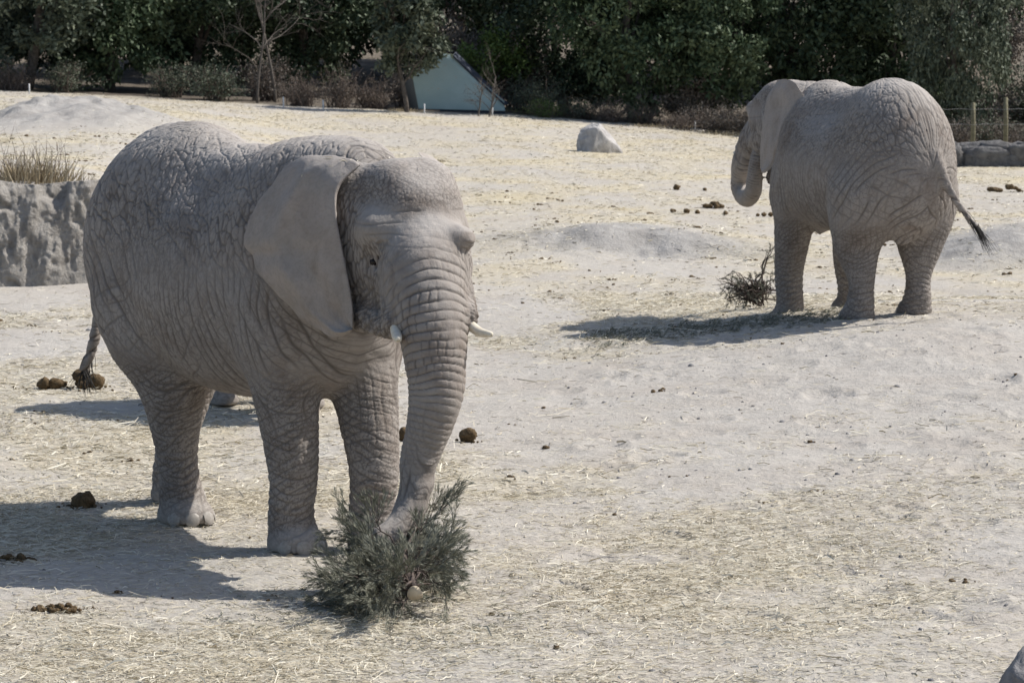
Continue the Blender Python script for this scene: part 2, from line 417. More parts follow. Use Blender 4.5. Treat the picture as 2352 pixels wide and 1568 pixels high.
def subdiv(me, lv):
    o = bpy.data.objects.new('tmp', me); COL.objects.link(o)
    md = o.modifiers.new('s', 'SUBSURF'); md.levels = lv; md.render_levels = lv
    dg = bpy.context.evaluated_depsgraph_get(); dg.update()
    m2 = bpy.data.meshes.new_from_object(o.evaluated_get(dg)); bpy.data.objects.remove(o); bpy.data.meshes.remove(me)
    return m2

def ear_sheet(inner, outer, normal, bulge, nu=14, nv=26, th=(.05, .014), folds=0.0, seed=0, curl=0.0):
    """ear flap between an inner (attached) edge and an outer edge; both are splines of 3-D points"""
    A = spline(inner, 12); B = spline(outer, 12)
    def res(C):
        l = np.concatenate([[0], np.cumsum(np.linalg.norm(np.diff(C, axis=0), axis=1))]); u = np.linspace(0, l[-1], nv)
        return np.stack([np.interp(u, l, C[:, i]) for i in range(3)], 1)
    A = res(A); B = res(B); nrm = np.array(normal, float); nrm /= np.linalg.norm(nrm)
    vn = np.linspace(0, 1, nv)[:, None] * 16 + seed; B = B + (B - A) * (.030 * np.sin(vn * 1.7) * np.sin(vn * .63 + 1) - .025 * np.clip(np.sin(vn * 2.9 + 2), .6, 1) ** 2 * sstep(.3, .5, vn / 16))
    u = np.linspace(0, 1, nu)[None, :, None]; M = A[:, None] * (1 - u) + B[:, None] * u
    v = np.linspace(0, 1, nv)[:, None]
    uu = u[0, :, 0][None, :]
    off = bulge * np.sin(math.pi * np.clip(uu * .9, 0, 1)) * np.sin(math.pi * np.clip(v * .9 + .05, 0, 1))
    off = off + folds * uu ** 1.5 * np.sin(v * 19 + 2 * uu + seed) * sstep(.25, .6, v) - curl * uu ** 3 * (1 - sstep(.0, .5, v))
    off = off + abs(bulge) * .45 * np.exp(-((uu - .70 + .1 * np.sin(v * 5)) / .09) ** 2) * sstep(.1, .3, v) - abs(bulge) * .4 * np.exp(-((uu - .42) / .12) ** 2) * sstep(.25, .5, v)
    M = M + nrm * off[..., None]
    tk = (th[0] + (th[1] - th[0]) * uu) * np.ones_like(off)
    top = M + nrm * tk[..., None] / 2; bot = M - nrm * tk[..., None] / 2
    V = np.concatenate([top.reshape(-1, 3), bot.reshape(-1, 3)]); n = nu * nv
    i, j = np.meshgrid(np.arange(nv - 1), np.arange(nu - 1), indexing='ij'); a = (i * nu + j).ravel()
    Q = [np.stack([a, a + 1, a + nu + 1, a + nu], 1), np.stack([a + nu, a + nu + 1, a + 1, a], 1) + n]
    ring = np.concatenate([np.arange(nu - 1), np.arange(nv - 1) * nu + nu - 1, (nv - 1) * nu + np.arange(nu - 1, 0, -1), np.arange(nv - 1, 0, -1) * nu])
    r2 = np.roll(ring, -1); Q.append(np.stack([ring, ring + n, r2 + n, r2], 1))
    Q = np.concatenate(Q)
    # orientation: the top side must face along the normal
    f = Q[0]; fn = np.cross(V[f[1]] - V[f[0]], V[f[2]] - V[f[0]])
    if fn @ nrm < 0: Q = Q[:, ::-1]
    return V, Q

def build_elephant(name, P, fine=2, h=.03):
    """P: dictionary in body-local metres (x forward, y left, z up, ground about z=0)"""
    s = P['s']; lx = P.get('lx', 1.0)
    F = Field(P['lo'], P['hi'], h)
    v = lambda x, y, z: (x * s * lx, y * s, z * s)
    # trunk of the body
    mz, mr = P.get('mid', (1.67, .71))
    F.ell(v(-.06, 0, mz), (1.32 * s * lx, .74 * s, mr * s), .1)
    F.ell(v(.1, 0, P.get('bz', 1.42)), (.98 * s * lx, .62 * s, .48 * s), .12)
    F.ell(v(-.95, 0, P.get('rz', 1.88)), (.72 * s * lx, P.get('rw', .69) * s, .82 * s), .2)
    F.ell(v(-.76, 0, 2.22), (.62 * s * lx, .46 * s, .53 * s), .25)
    F.ell(v(-.12, 0, P.get('fillz', 1.98)), (1.0 * s * lx, .58 * s, .50 * s), .2)
    F.cone(v(-.6, 0, 2.42), v(.05, 0, 2.34), .2 * s, .26 * s, .25)
    F.cone(v(.05, 0, 2.34), v(.72, 0, 2.40), .26 * s, .27 * s, .2)
    F.ell(v(.62, 0, 1.88), (.54 * s * lx, .58 * s, .80 * s), .2)
    F.ell(v(.95, 0, 1.50), (.36 * s, .42 * s, .50 * s), .2)
    for q in P.get('extra', []):
        (F.ell if q[0] == 'e' else F.cone)(*q[1:])
    legs = []
    for (kind, side, fx, fy, fz) in P['feet']:
        if kind == 'fore':
            sh = v(.80, .32 * side, 1.62); el = np.array([sh[0] * .5 + fx * .5, sh[1] * .40 + fy * .6, 1.12 * s])
            wr = np.array([sh[0] * .12 + fx * .88 + .03 + P.get('knee', 0), sh[1] * .12 + fy * .88, fz + .56 * s]); an = np.array([fx - .03, fy, fz + .2 * s])
            pts = [sh, el, wr, an]; rad = np.array([.31, .230, .160, .140]) * s
        else:
            sh = v(-.84, P.get('hipw', .34) * side, 1.52); back = fx < sh[0] - .2
            sh = np.array(sh); sh[0] += .45 * (fx - sh[0]) if back else 0
            a_ = .85 if back else .45
            el = np.array([sh[0] * (1 - a_) + fx * a_ + (.10 if fx > sh[0] else 0.0), sh[1] * .6 + fy * .4, 1.00 * s])
            wr = np.array([fx - .02 + (sh[0] - fx) * .1, sh[1] * .12 + fy * .88, fz + .47 * s]); an = np.array([fx - .02, fy, fz + .2 * s])
            pts = [sh, el, wr, an]; rad = np.array([.40, P.get('knee_r', .245), .138, .132]) * s
        C = spline(np.hstack([np.array(pts), rad[:, None]]), 4)
        F2 = C[:, :3]; R2 = C[:, 3]
        for i in range(len(F2) - 1): F.cone(F2[i], F2[i + 1], R2[i], R2[i + 1], .10 if i < 3 else .04)
        F.cone((fx - .01, fy, fz + .15 * s), (fx + .03, fy, fz + .05), .155 * s, .178 * s, .06)
        F.ell((fx + .05, fy, fz + .04), (.215 * s, .192 * s, .125 * s), .05)
        legs.append((kind, side, F2, R2, (fx, fy, fz)))
    # everything under the soles is cut away
    for (_, _, _, _, (fx, fy, fz)) in legs:
        sl, X, Y, Z = F._sub(np.array([fx - .42, fy - .25 * s, fz - .4]), np.array([fx + .42, fy + .25 * s, fz + .3]))
        F.d[sl] = np.maximum(F.d[sl], (fz + .004 - Z) + 0 * X + 0 * Y)
    # head in its own frame
    H = P['head']; O = np.array(H['o'], float); f = np.array(H['f'], float); f /= np.linalg.norm(f)
    l = np.cross((0, 0, 1), f); l = l / np.linalg.norm(l); 
    if 'roll' in H: l = l + H['roll'] * np.cross(f, l); l /= np.linalg.norm(l)
    u = np.cross(f, l); R = np.stack([f, l, u], 1); hs = H.get('s', 1.0)
    hp = lambda a, b, c: O + hs * (a * f + b * l + c * u)
    he = lambda c, r, k, sub=False: F.ell(hp(*c), np.array(r) * hs, k, R, sub)
    hc = lambda a, b, ra, rb, k: F.cone(hp(*a), hp(*b), ra * hs, rb * hs, k)
    neck = P['neck']; F.cone(neck[0], neck[1], neck[2], neck[3], .2)
    he((-.06, 0, .08), (.42, .37, .42), .1)
    for b in (-1, 1):
        he((-.02, .12 * b, .35), (.21, .165, .16), .1)
        if 'brow' in P: F.ell(P['brow'][b], (.115, .105, .082), .17)
        else: he((.24, .235 * b, .10), (.125, .125, .10), .09)
        he((.08, .245 * b, -.16), (.22, .12, .27), .10)       # cheek
        te = P['sheath'][b] if 'sheath' in P else hp(.40, .215 * b, -.56)
        F.cone(hp(.20, .19 * b, -.16), te, .13 * hs, .088 * hs, .07)      # tusk sheath
    he((.26, 0, .10), (.15, .27, .13), .10)
    he((.20, 0, .27), (.13, .22, .12), .12)
    hc((-.02, 0, -.35), (.20, 0, -.62), .20, .115, .10)      # jaw
    tr = np.array(P['trunk'], float); T = spline(tr, 8)
    for i in range(len(T) - 1): F.cone(T[i, :3], T[i + 1, :3], T[i, 3], T[i + 1, 3], .1 if i <= 8 else P.get('tkk', .05))
    for (ec, en) in P.get('eyes', []):      # eye hollow, ball seat and two lids
        en = np.array(en, float); en /= np.linalg.norm(en); es = np.cross((0, 0, 1), en); es /= np.linalg.norm(es); eu = np.cross(en, es)
        F.ell(ec + en * .02, (.075, .075, .05), .05, None, True)
        F.cone(ec - en * .05, ec - en * .04, .05, .05, .02)
        for sg in (1, -1):
            q = [ec + es * a + eu * (sg * (.017 if sg > 0 else .021) * (1 - (a / .055) ** 2)) + en * (.012 - .25 * abs(a)) for a in (-.055, -.03, 0, .03, .055)]
            for a, b in zip(q[:-1], q[1:]): F.cone(a, b, .017 if sg > 0 else .013, .017 if sg > 0 else .013, .012)
    if 'udder' in P:
        for q in P['udder']: F.cone(*q)
    tl = np.array(P['tail'], float); TL = spline(tl, 6)
    for i in range(len(TL) - 1): F.cone(TL[i, :3], TL[i + 1, :3], TL[i, 3], TL[i + 1, 3], .03)
    V, Q = F.nets()
    nb = len(V)
    part = np.zeros(nb)
    for e in P['ears']:
        Ve, Qe = ear_sheet(**e); Q = np.vstack([Q, Qe + len(V)]); V = np.vstack([V, Ve]); part = np.concatenate([part, np.ones(len(Ve))])
    me = pymesh(name, V, Q); attr(me, 'ear', part)
    me = subdiv(me, fine)
    V = getv(me); N = getn(me); n = len(V)
    ear = np.empty(n, np.float32); me.attributes['ear'].data.foreach_get('value', ear); ear = ear.astype(float)
    # ---- skin relief, in body-local metres
    A = V / s
    disp = np.zeros(n); crease = np.zeros(n); dust = np.zeros(n)
    td, ts, tq = seg_near(V, T[:, :3]); tR = np.interp(ts, np.concatenate([[0], np.cumsum(np.linalg.norm(np.diff(T[:, :3], axis=0), axis=1))]), T[:, 3])
    hv = (V - O) @ R / hs
    inhead = sstep(-.30, -.12, hv[:, 0]) * (1 - ear) * (np.linalg.norm(hv, axis=1) < 1.2)
    wtrunk = (1 - sstep(1.12, 1.4, td / tR)) * sstep(P.get('tk0', .12), P.get('tk1', .3), ts) * (1 - ear)
    leg_w = np.zeros(n); leg_s = np.zeros(n); leg_low = np.zeros(n)
    for (kind, side, C, Rr, ft) in legs:
        d, q, _ = seg_near(V, C); w = (1 - sstep(1.15, 1.5, d / np.interp(q, np.concatenate([[0], np.cumsum(np.linalg.norm(np.diff(C, axis=0), axis=1))]), Rr)))
        leg_w = np.maximum(leg_w, w)
    leg_w = leg_w * (1 - sstep(1.0, 1.35, A[:, 2])) * (1 - wtrunk); leg_w[A[:, 2] < .3] = 1
    leg_w = leg_w * (1 - wtrunk) * (1 - ear)
    body = np.clip(1 - leg_w - wtrunk - inhead - ear, 0, 1)
    warp = np.stack([fbm(A * 2.2, 3, 5), fbm(A * 2.2 + 9, 3, 6), fbm(A * 2.2 + 21, 3, 7)], 1)
    def net(idx, vecs, sizes, seed, width, wp=.10, jit=.9):
        """crease network: cells with the given size along each of three directions"""
        Pq = A[idx] + wp * warp[idx]
        E = np.stack([np.asarray(e, float) / np.linalg.norm(e) for e in vecs], 1)
        e, c = voro(Pq @ E / np.asarray(sizes), seed, jit)
        return 1 - sstep(0, width, e)
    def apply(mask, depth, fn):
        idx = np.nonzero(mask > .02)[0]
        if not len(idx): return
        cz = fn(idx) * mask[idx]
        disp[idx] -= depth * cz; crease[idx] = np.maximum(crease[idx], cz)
    patch = .5 + .5 * fbm(A * 1.6 + 40, 2, 70)
    sg = np.sign(A[:, 1] + 1e-6)
    hip = sstep(1.55, 2.15, A[:, 2]) * body
    flank = body * (1 - .6 * hip)
    Ax = A.copy(); A[:, 1] = np.abs(A[:, 1])       # the two sides mirror each other
    A = np.stack([A[:, 0], A[:, 1], A[:, 2]], 1)
    if fine >= 1:
        # surface coordinates of the torso: h runs back to front round the rump, g runs up the side and over the back
        xx, yy, zz = A[:, 0] / P.get('lx', 1.0), A[:, 1], A[:, 2]
        hh = np.where(xx < -.5, -.5 - np.arctan2(-(xx + .5), np.maximum(yy, 1e-3)) * .66, xx)
        gg = np.where(zz > 1.7, 1.7 + .66 * np.arctan2(zz - 1.7, yy + .02), zz)
        w1, w2 = fbm(A * 1.5 + 3, 3, 80), fbm(A * 1.5 + 13, 3, 81); w3 = fbm(A * 7, 2, 82)
        hh = hh + .07 * w1 + .012 * w3; gg = gg + .07 * w2 - .012 * w3
        br1 = fbm(np.stack([hh * 9, gg * 2.5, 0 * hh], 1), 2, 83)
        def fam(idx, nh, ng, per, wid, seed, brk=-.15):
            'one family of long creases, each broken up and of its own strength'
            l_ = math.hypot(nh, ng); u_ = (hh[idx] * nh + gg[idx] * ng) / l_ / per; t_ = (-hh[idx] * ng + gg[idx] * nh) / l_
            u_ = u_ + .55 * vnoise(np.stack([u_ * .35, t_ * 3.1, 0 * t_ + seed], 1), seed)
            k_ = np.floor(u_ + .5); d_ = np.abs(u_ - k_)
            st = sstep(brk - .35, brk + .25, vnoise(np.stack([k_ * 3.7 + seed, t_ * 4.2 + k_ * .37, 0 * t_], 1), seed + 1))
            return (1 - sstep(.0, wid, d_)) * st
        rear = 1 - sstep(-.9, .3, xx); frnt = sstep(.0, .9, xx); low = 1 - sstep(1.1, 1.7, zz)
        low2 = 1 - .75 * hip
        apply(body * (.35 + .65 * rear) * (.5 + .5 * low2), .0095, lambda i: fam(i, .80, .60, .074, .20, 201))
        apply(body * low2 * (.45 + .55 * (1 - rear)), .0085, lambda i: fam(i, 1, .10, .058, .21, 203))
        apply(body * low2 * (.75 - .45 * frnt), .0055, lambda i: fam(i, .62, -.78, .095, .12, 205, 0))
        apply(body * low2 * frnt, .0040, lambda i: fam(i, .86, .5, .045, .16, 207))
        apply(body * (.3 + .7 * patch) * (.35 + .65 * low2), .0032, lambda i: 1 - sstep(0, .13, voro(np.stack([hh[i] / .040, gg[i] / .055, 0 * hh[i] + .3], 1), 3)[0]))
        apply(hip, .0075, lambda i: 1 - sstep(0, .15, voro(np.stack([(hh[i] + .35 * gg[i]) / .050, (gg[i] - .2 * hh[i]) / .085, 0 * hh[i] + .3], 1), 4, 1.0)[0]))
        apply(hip * patch, .0045, lambda i: 1 - sstep(0, .17, voro(np.stack([hh[i] / .030, gg[i] / .036, 0 * hh[i] + .7], 1), 14, 1.0)[0]))
        apply(hip * (.4 + .6 * (1 - patch)), .009, lambda i: fam(i, .45, .9, .11, .11, 209, .0))
        up = sstep(.55, 1.0, A[:, 2])
        def lfam(idx, nv, per, wid, seed, brk=-.25):
            n_ = np.array(nv) / np.linalg.norm(nv); Pq = A[idx] + .03 * warp[idx]; u_ = Pq @ n_ / per
            u_ = u_ + .5 * vnoise(Pq * 6.0, seed); k_ = np.floor(u_ + .5); d_ = np.abs(u_ - k_)
            return (1 - sstep(0, wid, d_)) * sstep(brk - .35, brk + .3, vnoise(np.stack([k_ * 3.3, Pq[:, 0] * 9, Pq[:, 1] * 9], 1), seed + 1))
        lg = leg_w * (.25 + .75 * sstep(.02, .16, A[:, 2]))
        apply(lg, .0055, lambda i: lfam(i, (.55, .3, 1), .042, .22, 221))
        apply(lg * .9, .0055, lambda i: lfam(i, (-.45, .35, 1), .050, .20, 223))
        apply(lg * up, .0045, lambda i: lfam(i, (1, .8, .25), .05, .2, 225))
        apply(lg, .003, lambda i: net(i, ((1, 0, .25), (0, 1, .1), (-.25, -.1, 1)), (.030, .034, .022), 5, .16, .04))
        # thick folds around the ankles
        fold = np.sin((A[:, 2] + .13 * warp[:, 0] + .10 * A[:, 0]) * 2 * math.pi / .075) * leg_w * sstep(.14, .24, A[:, 2]) * (1 - sstep(.42, .6, A[:, 2]))
        disp += .0035 * fold
        # loose belly and shoulder folds
        fold = np.sin((A[:, 0] * .95 + A[:, 2] * .35 + .25 * warp[:, 1]) * 2 * math.pi / .17)
        disp += body * .005 * fold * (1 - sstep(1.2, 2.0, A[:, 2]))
        # face
        A[:] = Ax
        hx, hy, hz = hv[:, 0], np.abs(hv[:, 1]), hv[:, 2]
        smooth_brow = sstep(-.02, .1, hz) * sstep(.0, .15, hx)
        face = inhead * (1 - wtrunk)
        Aold = A; 
        def hnet(idx, sizes, seed, width, rot=0.0, wp=.05):
            Pq = np.stack([hv[:, 0], hy, hv[:, 2]], 1)[idx] + wp * warp[idx]
            c, sn = math.cos(rot), math.sin(rot)
            Pq = np.stack([Pq[:, 0] * c + Pq[:, 2] * sn, Pq[:, 1], -Pq[:, 0] * sn + Pq[:, 2] * c], 1)
            e, _ = voro(Pq / np.asarray(sizes), seed); return 1 - sstep(0, width, e)
        apply(face * (1 - .85 * smooth_brow) * (1 - sstep(.25, .45, hz)), .009, lambda i: hnet(i, (.027, .07, .12), 8, .26, .15, .09))
        apply(face * sstep(.18, .34, hz), .0026, lambda i: hnet(i, (.030, .030, .030), 9, .24))
        apply(face * sstep(-.05, -.3, hz) if False else face * (1 - sstep(-.35, -.15, hz)), .008, lambda i: hnet(i, (.12, .12, .034), 10, .28, .5))
        # long level creases across the forehead
        cf = sstep(.0, .12, hv[:, 0]) * (1 - sstep(.30, .36, hz)) * sstep(-.02, .05, hz) * face
        ph_ = (hz + .03 * warp[:, 0] + .25 * hy ** 2) / .062; dd_ = np.abs(ph_ - np.round(ph_)); cc_ = (1 - sstep(0, .16, dd_)) * sstep(-.2, .3, vnoise(np.stack([np.round(ph_) * 3.1, hv[:, 1] * 6, 0 * ph_], 1), 91))
        disp -= .005 * cf * cc_; crease = np.maximum(crease, .5 * cf * cc_)
        # rings round the eyes
        for b in (-1, 1):
            de = np.sqrt((hv[:, 0] - .30) ** 2 + (hv[:, 2] + .0) ** 2 * 1.8 + (hv[:, 1] - .27 * b) ** 2)
            disp += face * .006 * np.sin(de * 2 * math.pi / .034) * (1 - sstep(.05, .17, de))
        # trunk: rings below, a chequer of ridges above
        ang = np.arctan2((V - tq) @ l, (V - tq) @ f) + .25 * fbm(V * 3.5, 2, 35)
        s0 = ts + .022 * fbm(V * 5, 2, 30) + .004 * np.cos(ang * 2)
        Lt = P.get('trunk_len', 1.9)
        per = np.interp(ts, [0, .35 * Lt, .65 * Lt, Lt], [.078, .052, .036, .024])
        sg_ = np.linspace(0, ts.max() + .01, 400); ph = np.concatenate([[0], np.cumsum(np.diff(sg_) / np.interp(sg_[1:], [0, .35 * Lt, .65 * Lt, Lt], [.078, .052, .036, .024]))])
        phase = np.interp(s0, sg_, ph)
        saw = np.abs((phase % 1.0) - .5) * 2
        ring = (1 - sstep(0.0, .32, 1 - saw)) * sstep(-.7, .2, fbm(V * 7, 2, 33))
        wr = wtrunk
        disp -= wr * ring * np.interp(ts, [0, .5 * Lt, Lt], [.009, .008, .004]); crease = np.maximum(crease, wr * ring)
        disp += wr * .004 * np.cos((phase % 1 - .5) * math.pi)
        colid = np.floor(ang * tR / .052 + .35 * vnoise(np.stack([np.floor(phase), ang * 0, ang * 0], 1) * 3.7, 8)); fr = (ang * tR / .052 + .35 * vnoise(np.stack([np.floor(phase), ang * 0, ang * 0], 1) * 3.7, 8)) - colid
        gv = (1 - sstep(0, .2, np.minimum(fr, 1 - fr))) * sstep(-.5, .25, vnoise(np.stack([np.floor(phase) * 1.7, colid * 1.3, ang * 0], 1), 12)) * wr * (1 - sstep(.45 * Lt, .62 * Lt, ts)) * sstep(-.5, .2, np.cos(ang))
        gv = gv * sstep(-.35, .3, fbm(V * 4.5, 2, 37)); disp -= .006 * gv; crease = np.maximum(crease, gv)
        # ears: faint radial veins and hem
        A[:] = Ax
        disp += ear * (.020 * fbm(A * np.array([4.5, 4.5, 1.6]), 3, 50) + .006 * fbm(A * np.array([16, 16, 4]), 2, 52) + .0018 * fbm(A * 34, 2, 51))
        earc = ear * (1 - sstep(1.55, 2.15, A[:, 2])) * sstep(-.4, .3, fbm(A * 4, 2, 55))
        apply(earc, .0035, lambda i: .45 * lfam(i, (1, .5, .18), .045, .30, 231, .1))
        apply(ear, .0015, lambda i: .3 * net(i, ((1, 0, 0), (0, 1, 0), (0, 0, 1)), (.05, .05, .03), 232, .12, .1))
        # broad unevenness
        disp += (1 - ear) * .010 * fbm(A * 3.1, 3, 60)
        disp += (1 - ear) * .0025 * fbm(A * 28, 2, 61)
    V2 = V + N * (disp * s)[:, None]
    setv(me, V2)
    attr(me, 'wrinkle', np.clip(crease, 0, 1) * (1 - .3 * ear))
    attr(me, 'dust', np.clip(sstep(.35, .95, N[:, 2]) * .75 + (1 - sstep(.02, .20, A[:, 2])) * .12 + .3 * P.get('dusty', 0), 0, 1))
    attr(me, 'earw', ear)
    me.attributes.remove(me.attributes['ear'])
    return me, hp, R, T, TL, legs

M_SKIN = mat_skin()
M_IVORY = mat_plain('ivory', (.62, .55, .43), (.74, .69, .58), 30, .4)
M_NAIL = mat_plain('toenail', (.265, .24, .215), (.36, .335, .30), 40, .5)
M_EYE = NT('eye_dark').out((.012, .008, .006), .12)
M_HAIR = NT('black_hair').out((.040, .037, .035), .6)

def finish(name, P, label, fine, h=.03, hair=80):
    me, hp, R, T, TL, legs = build_elephant(name, P, fine, h)
    me.materials.append(M_SKIN)
    root = link(name, me, None, None, P['loc'], label, 'elephant', 'elephants in the enclosure')
    root.rotation_euler = (0, 0, P['yaw'])
    H = P['head']; hs = H.get('s', 1.0)
    for (a, b, ra) in P['tusks']:
        a = hp(*a) if len(a) == 3 and not P.get('tusk_abs') else a; b = b if P.get('tusk_abs') else hp(*b); d = b - a; m = (a + b) / 2 + np.array([0, 0, -.02])
        C = spline([[*a, ra], [*m, ra * .93], [*b, ra * .55], [*(b + d * .04), ra * .2]], 5)
        ac = Acc(); ac.tube(C[:, :3], C[:, 3], 14); link('tusk', ac.mesh('tusk'), M_IVORY, root)
    for (ec, en) in P.get('eyes', []):
        ac = Acc(); c = ec - np.array(en) / np.linalg.norm(en) * .010
        uu, vv = np.meshgrid(np.linspace(0, math.pi, 9), np.linspace(0, 2 * math.pi, 13)[:-1], indexing='ij')
        Sp = np.stack([np.sin(uu) * np.cos(vv), np.sin(uu) * np.sin(vv), np.cos(uu)], -1).reshape(-1, 3) * .03 * hs + c
        q = [[i * 12 + j, (i + 1) * 12 + j, (i + 1) * 12 + (j + 1) % 12, i * 12 + (j + 1) % 12] for i in range(8) for j in range(12)]
        ac.add(Sp, np.array(q)); link('eye', ac.mesh('eye'), M_EYE, root)
    # toenails
    s = P['s']
    for (kind, side, C, Rr, (fx, fy, fz)) in legs:
        if P.get('nonail'): break
        for k, a in enumerate((-62, -22, 20, 60)):
            a = math.radians(a); c = np.array([fx + .05 + math.cos(a) * .201 * s, fy + math.sin(a) * .176 * s, fz + .045 * s])
            nd = np.array([math.cos(a), math.sin(a), 0]); sd_ = np.array([-math.sin(a), math.cos(a), 0])
            uu, vv = np.meshgrid(np.linspace(-1, 1, 7), np.linspace(-1, 1, 7), indexing='ij')
            dome = np.sqrt(np.clip(1 - .5 * uu ** 2 - .5 * vv ** 2, 0, 1)); sq = np.sqrt(1 - .35 * vv ** 2)
            V = c + .050 * s * (uu * sq)[..., None] * sd_ + np.array([0, 0, .045 * s]) * (vv * np.sqrt(1 - .3 * uu ** 2))[..., None] + nd * (.030 * s * dome - .010 * s)[..., None] - nd * (.012 * s * (vv))[..., None]
            i, j = np.meshgrid(np.arange(6), np.arange(6), indexing='ij'); q = (i * 7 + j).ravel()
            link('toenail', pymesh('toenail', V.reshape(-1, 3), np.stack([q, q + 7, q + 8, q + 1], 1)), M_NAIL, root)
    # tail tuft
    ac = Acc(); r = np.random.default_rng(5)
    n0 = len(TL); tip = TL[-1, :3]; dr = TL[-1, :3] - TL[-3, :3]; dr /= np.linalg.norm(dr)
    for k in range(hair):
        i = int(n0 - 1 - abs(r.normal()) * n0 * .14); i = max(i, int(n0 * .55)); p = TL[i, :3]
        d = dr * P.get('hair_dir', .6) + np.array([0, 0, -.5]) + r.normal(size=3) * .18; ln = P.get('hair_len', .26) * r.uniform(.35, 1)
        q = [p + r.normal(size=3) * .012]
        for m in range(4): d = d + np.array([0, 0, -.12]) + r.normal(size=3) * .07; d /= np.linalg.norm(d); q.append(q[-1] + d * ln / 4)
        ac.tube(q, [.0028, .0028, .0024, .0018, .001], 3)
    link('tail_hair', ac.mesh('tail_hair'), M_HAIR, root)
    return root, hp, R
def local(P, w):
    """world point -> body-local"""
    w = np.asarray(w, float) - np.array(P['loc']); c, s_ = math.cos(P['yaw']), math.sin(P['yaw'])
    return np.array([w[0] * c + w[1] * s_, -w[0] * s_ + w[1] * c, w[2]])
def ldir(P, w):
    c, s_ = math.cos(P['yaw']), math.sin(P['yaw']); return np.array([w[0] * c + w[1] * s_, -w[0] * s_ + w[1] * c, w[2]])

# --- the big cow in front, reaching down to the cut pine
def front_elephant():
    P = dict(s=1.0, lx=1.0, loc=(-1.78, 22.25, 0.0), yaw=math.atan2(-.799, .602), lo=(-2.35, -1.2, -.08), hi=(3.0, 1.3, 2.95), neck=None)
    L = lambda px, py, Y: local(P, at(px, py, Y))
    P['feet'] = []
    for kind, side, x, y in (('hind', -1, -2.31, 22.50), ('hind', 1, -2.46, 23.40), ('fore', -1, -1.46, 21.33), ('fore', 1, -.92, 21.30)):
        q = local(P, (x, y, 0)); P['feet'].append((kind, side, q[0], q[1], 0.0))
    ho = L(940, 552, 20.72); hd = ldir(P, (.46, -.88, -.08))
    P['head'] = dict(o=ho, f=hd, s=1.0)
    P['neck'] = ((.72, 0, 1.92), tuple(ho + np.array([-.1, 0, -.02])), .50, .36)
    tr = []
    for px, py, Y, rp in ((975, 560, 20.5, 70), (975, 640, 20.27, 82), (988, 720, 20.1, 74), (999, 800, 20.0, 64), (1002, 900, 19.93, 54), (985, 980, 19.9, 42), (962, 1060, 19.9, 34), (955, 1120, 19.87, 29), (938, 1175, 19.8, 25), (908, 1217, 19.72, 22), (876, 1240, 19.62, 19)):
        tr.append([*L(px, py, Y), rp / F_PX * Y])
    P['trunk'] = tr; P['tk0'] = .08; P['tk1'] = .2; P['trunk_len'] = 2.0
    tl = []
    for px, py, Y, rp in ((290, 520, 23.5, 30), (262, 610, 23.65, 17), (231, 710, 23.8, 12), (214, 785, 23.8, 11), (200, 835, 23.8, 9), (192, 852, 23.8, 9)):
        tl.append([*L(px, py, Y), rp / F_PX * Y])
    P['tail'] = tl; P['hair_len'] = .22; P['hair_dir'] = .1
    # right ear (towards the camera) traced from its edge, lying back over the neck and shoulder
    inner = [L(830, 378, 20.62), L(778, 430, 20.55), L(775, 500, 20.5), L(788, 570, 20.48), L(802, 640, 20.46), L(812, 700, 20.46), L(812, 752, 20.46)]
    outer = [L(812, 366, 20.66), L(750, 361, 20.8), L(695, 362, 20.9), L(655, 385, 20.98), L(618, 432, 21.05), L(585, 490, 21.1), L(556, 560, 21.12), L(583, 588, 21.08), L(592, 625, 21.03), L(632, 668, 20.95), L(676, 706, 20.85), L(690, 735, 20.8), L(735, 758, 20.7), L(765, 775, 20.62), L(795, 772, 20.55), L(811, 760, 20.48)]
    P['ears'] = [dict(inner=inner, outer=outer, normal=ldir(P, (-.25, -1, .12)), bulge=.09, nu=20, nv=44, folds=.028, th=(.045, .014), curl=0.0)]
    inner = [L(1015, 395, 20.75), L(1030, 470, 20.75), L(1035, 540, 20.75), L(1030, 620, 20.75)]
    outer = [L(985, 375, 20.95), L(957, 349, 21.3), L(1008, 378, 21.6), L(1044, 440, 21.7), L(1047, 500, 21.6), L(1040, 620, 21.3)]
    P['ears'].append(dict(inner=inner, outer=outer, normal=ldir(P, (1, .2, .1)), bulge=.04, nu=12, nv=20, folds=.01))
    P['sheath'] = {-1: L(910, 742, 20.08), 1: L(1070, 728, 20.12)}
    P['brow'] = {-1: L(866, 526, 20.42), 1: L(1054, 548, 20.30)}
    P['extra'] = [('e', L(965, 580, 20.42), (.17, .20, .10), .10), ('e', L(835, 600, 20.74), (.19, .19, .36), .12), ('e', L(815, 455, 20.84), (.22, .22, .24), .14), ('e', L(805, 428, 21.5), (.40, .36, .33), .2),
                  ('c', L(835, 725, 20.62), L(898, 752, 20.28), .11, .085, .06)]
    P['eyes'] = [(L(858, 601, 20.42), ldir(P, (-.45, -.9, .1)))]
    P['tusk_abs'] = True
    P['tusks'] = [(L(908, 748, 20.05), L(915, 779, 19.84), .036), (L(1074, 741, 20.10), L(1127, 768, 19.96), .033)]
    return P
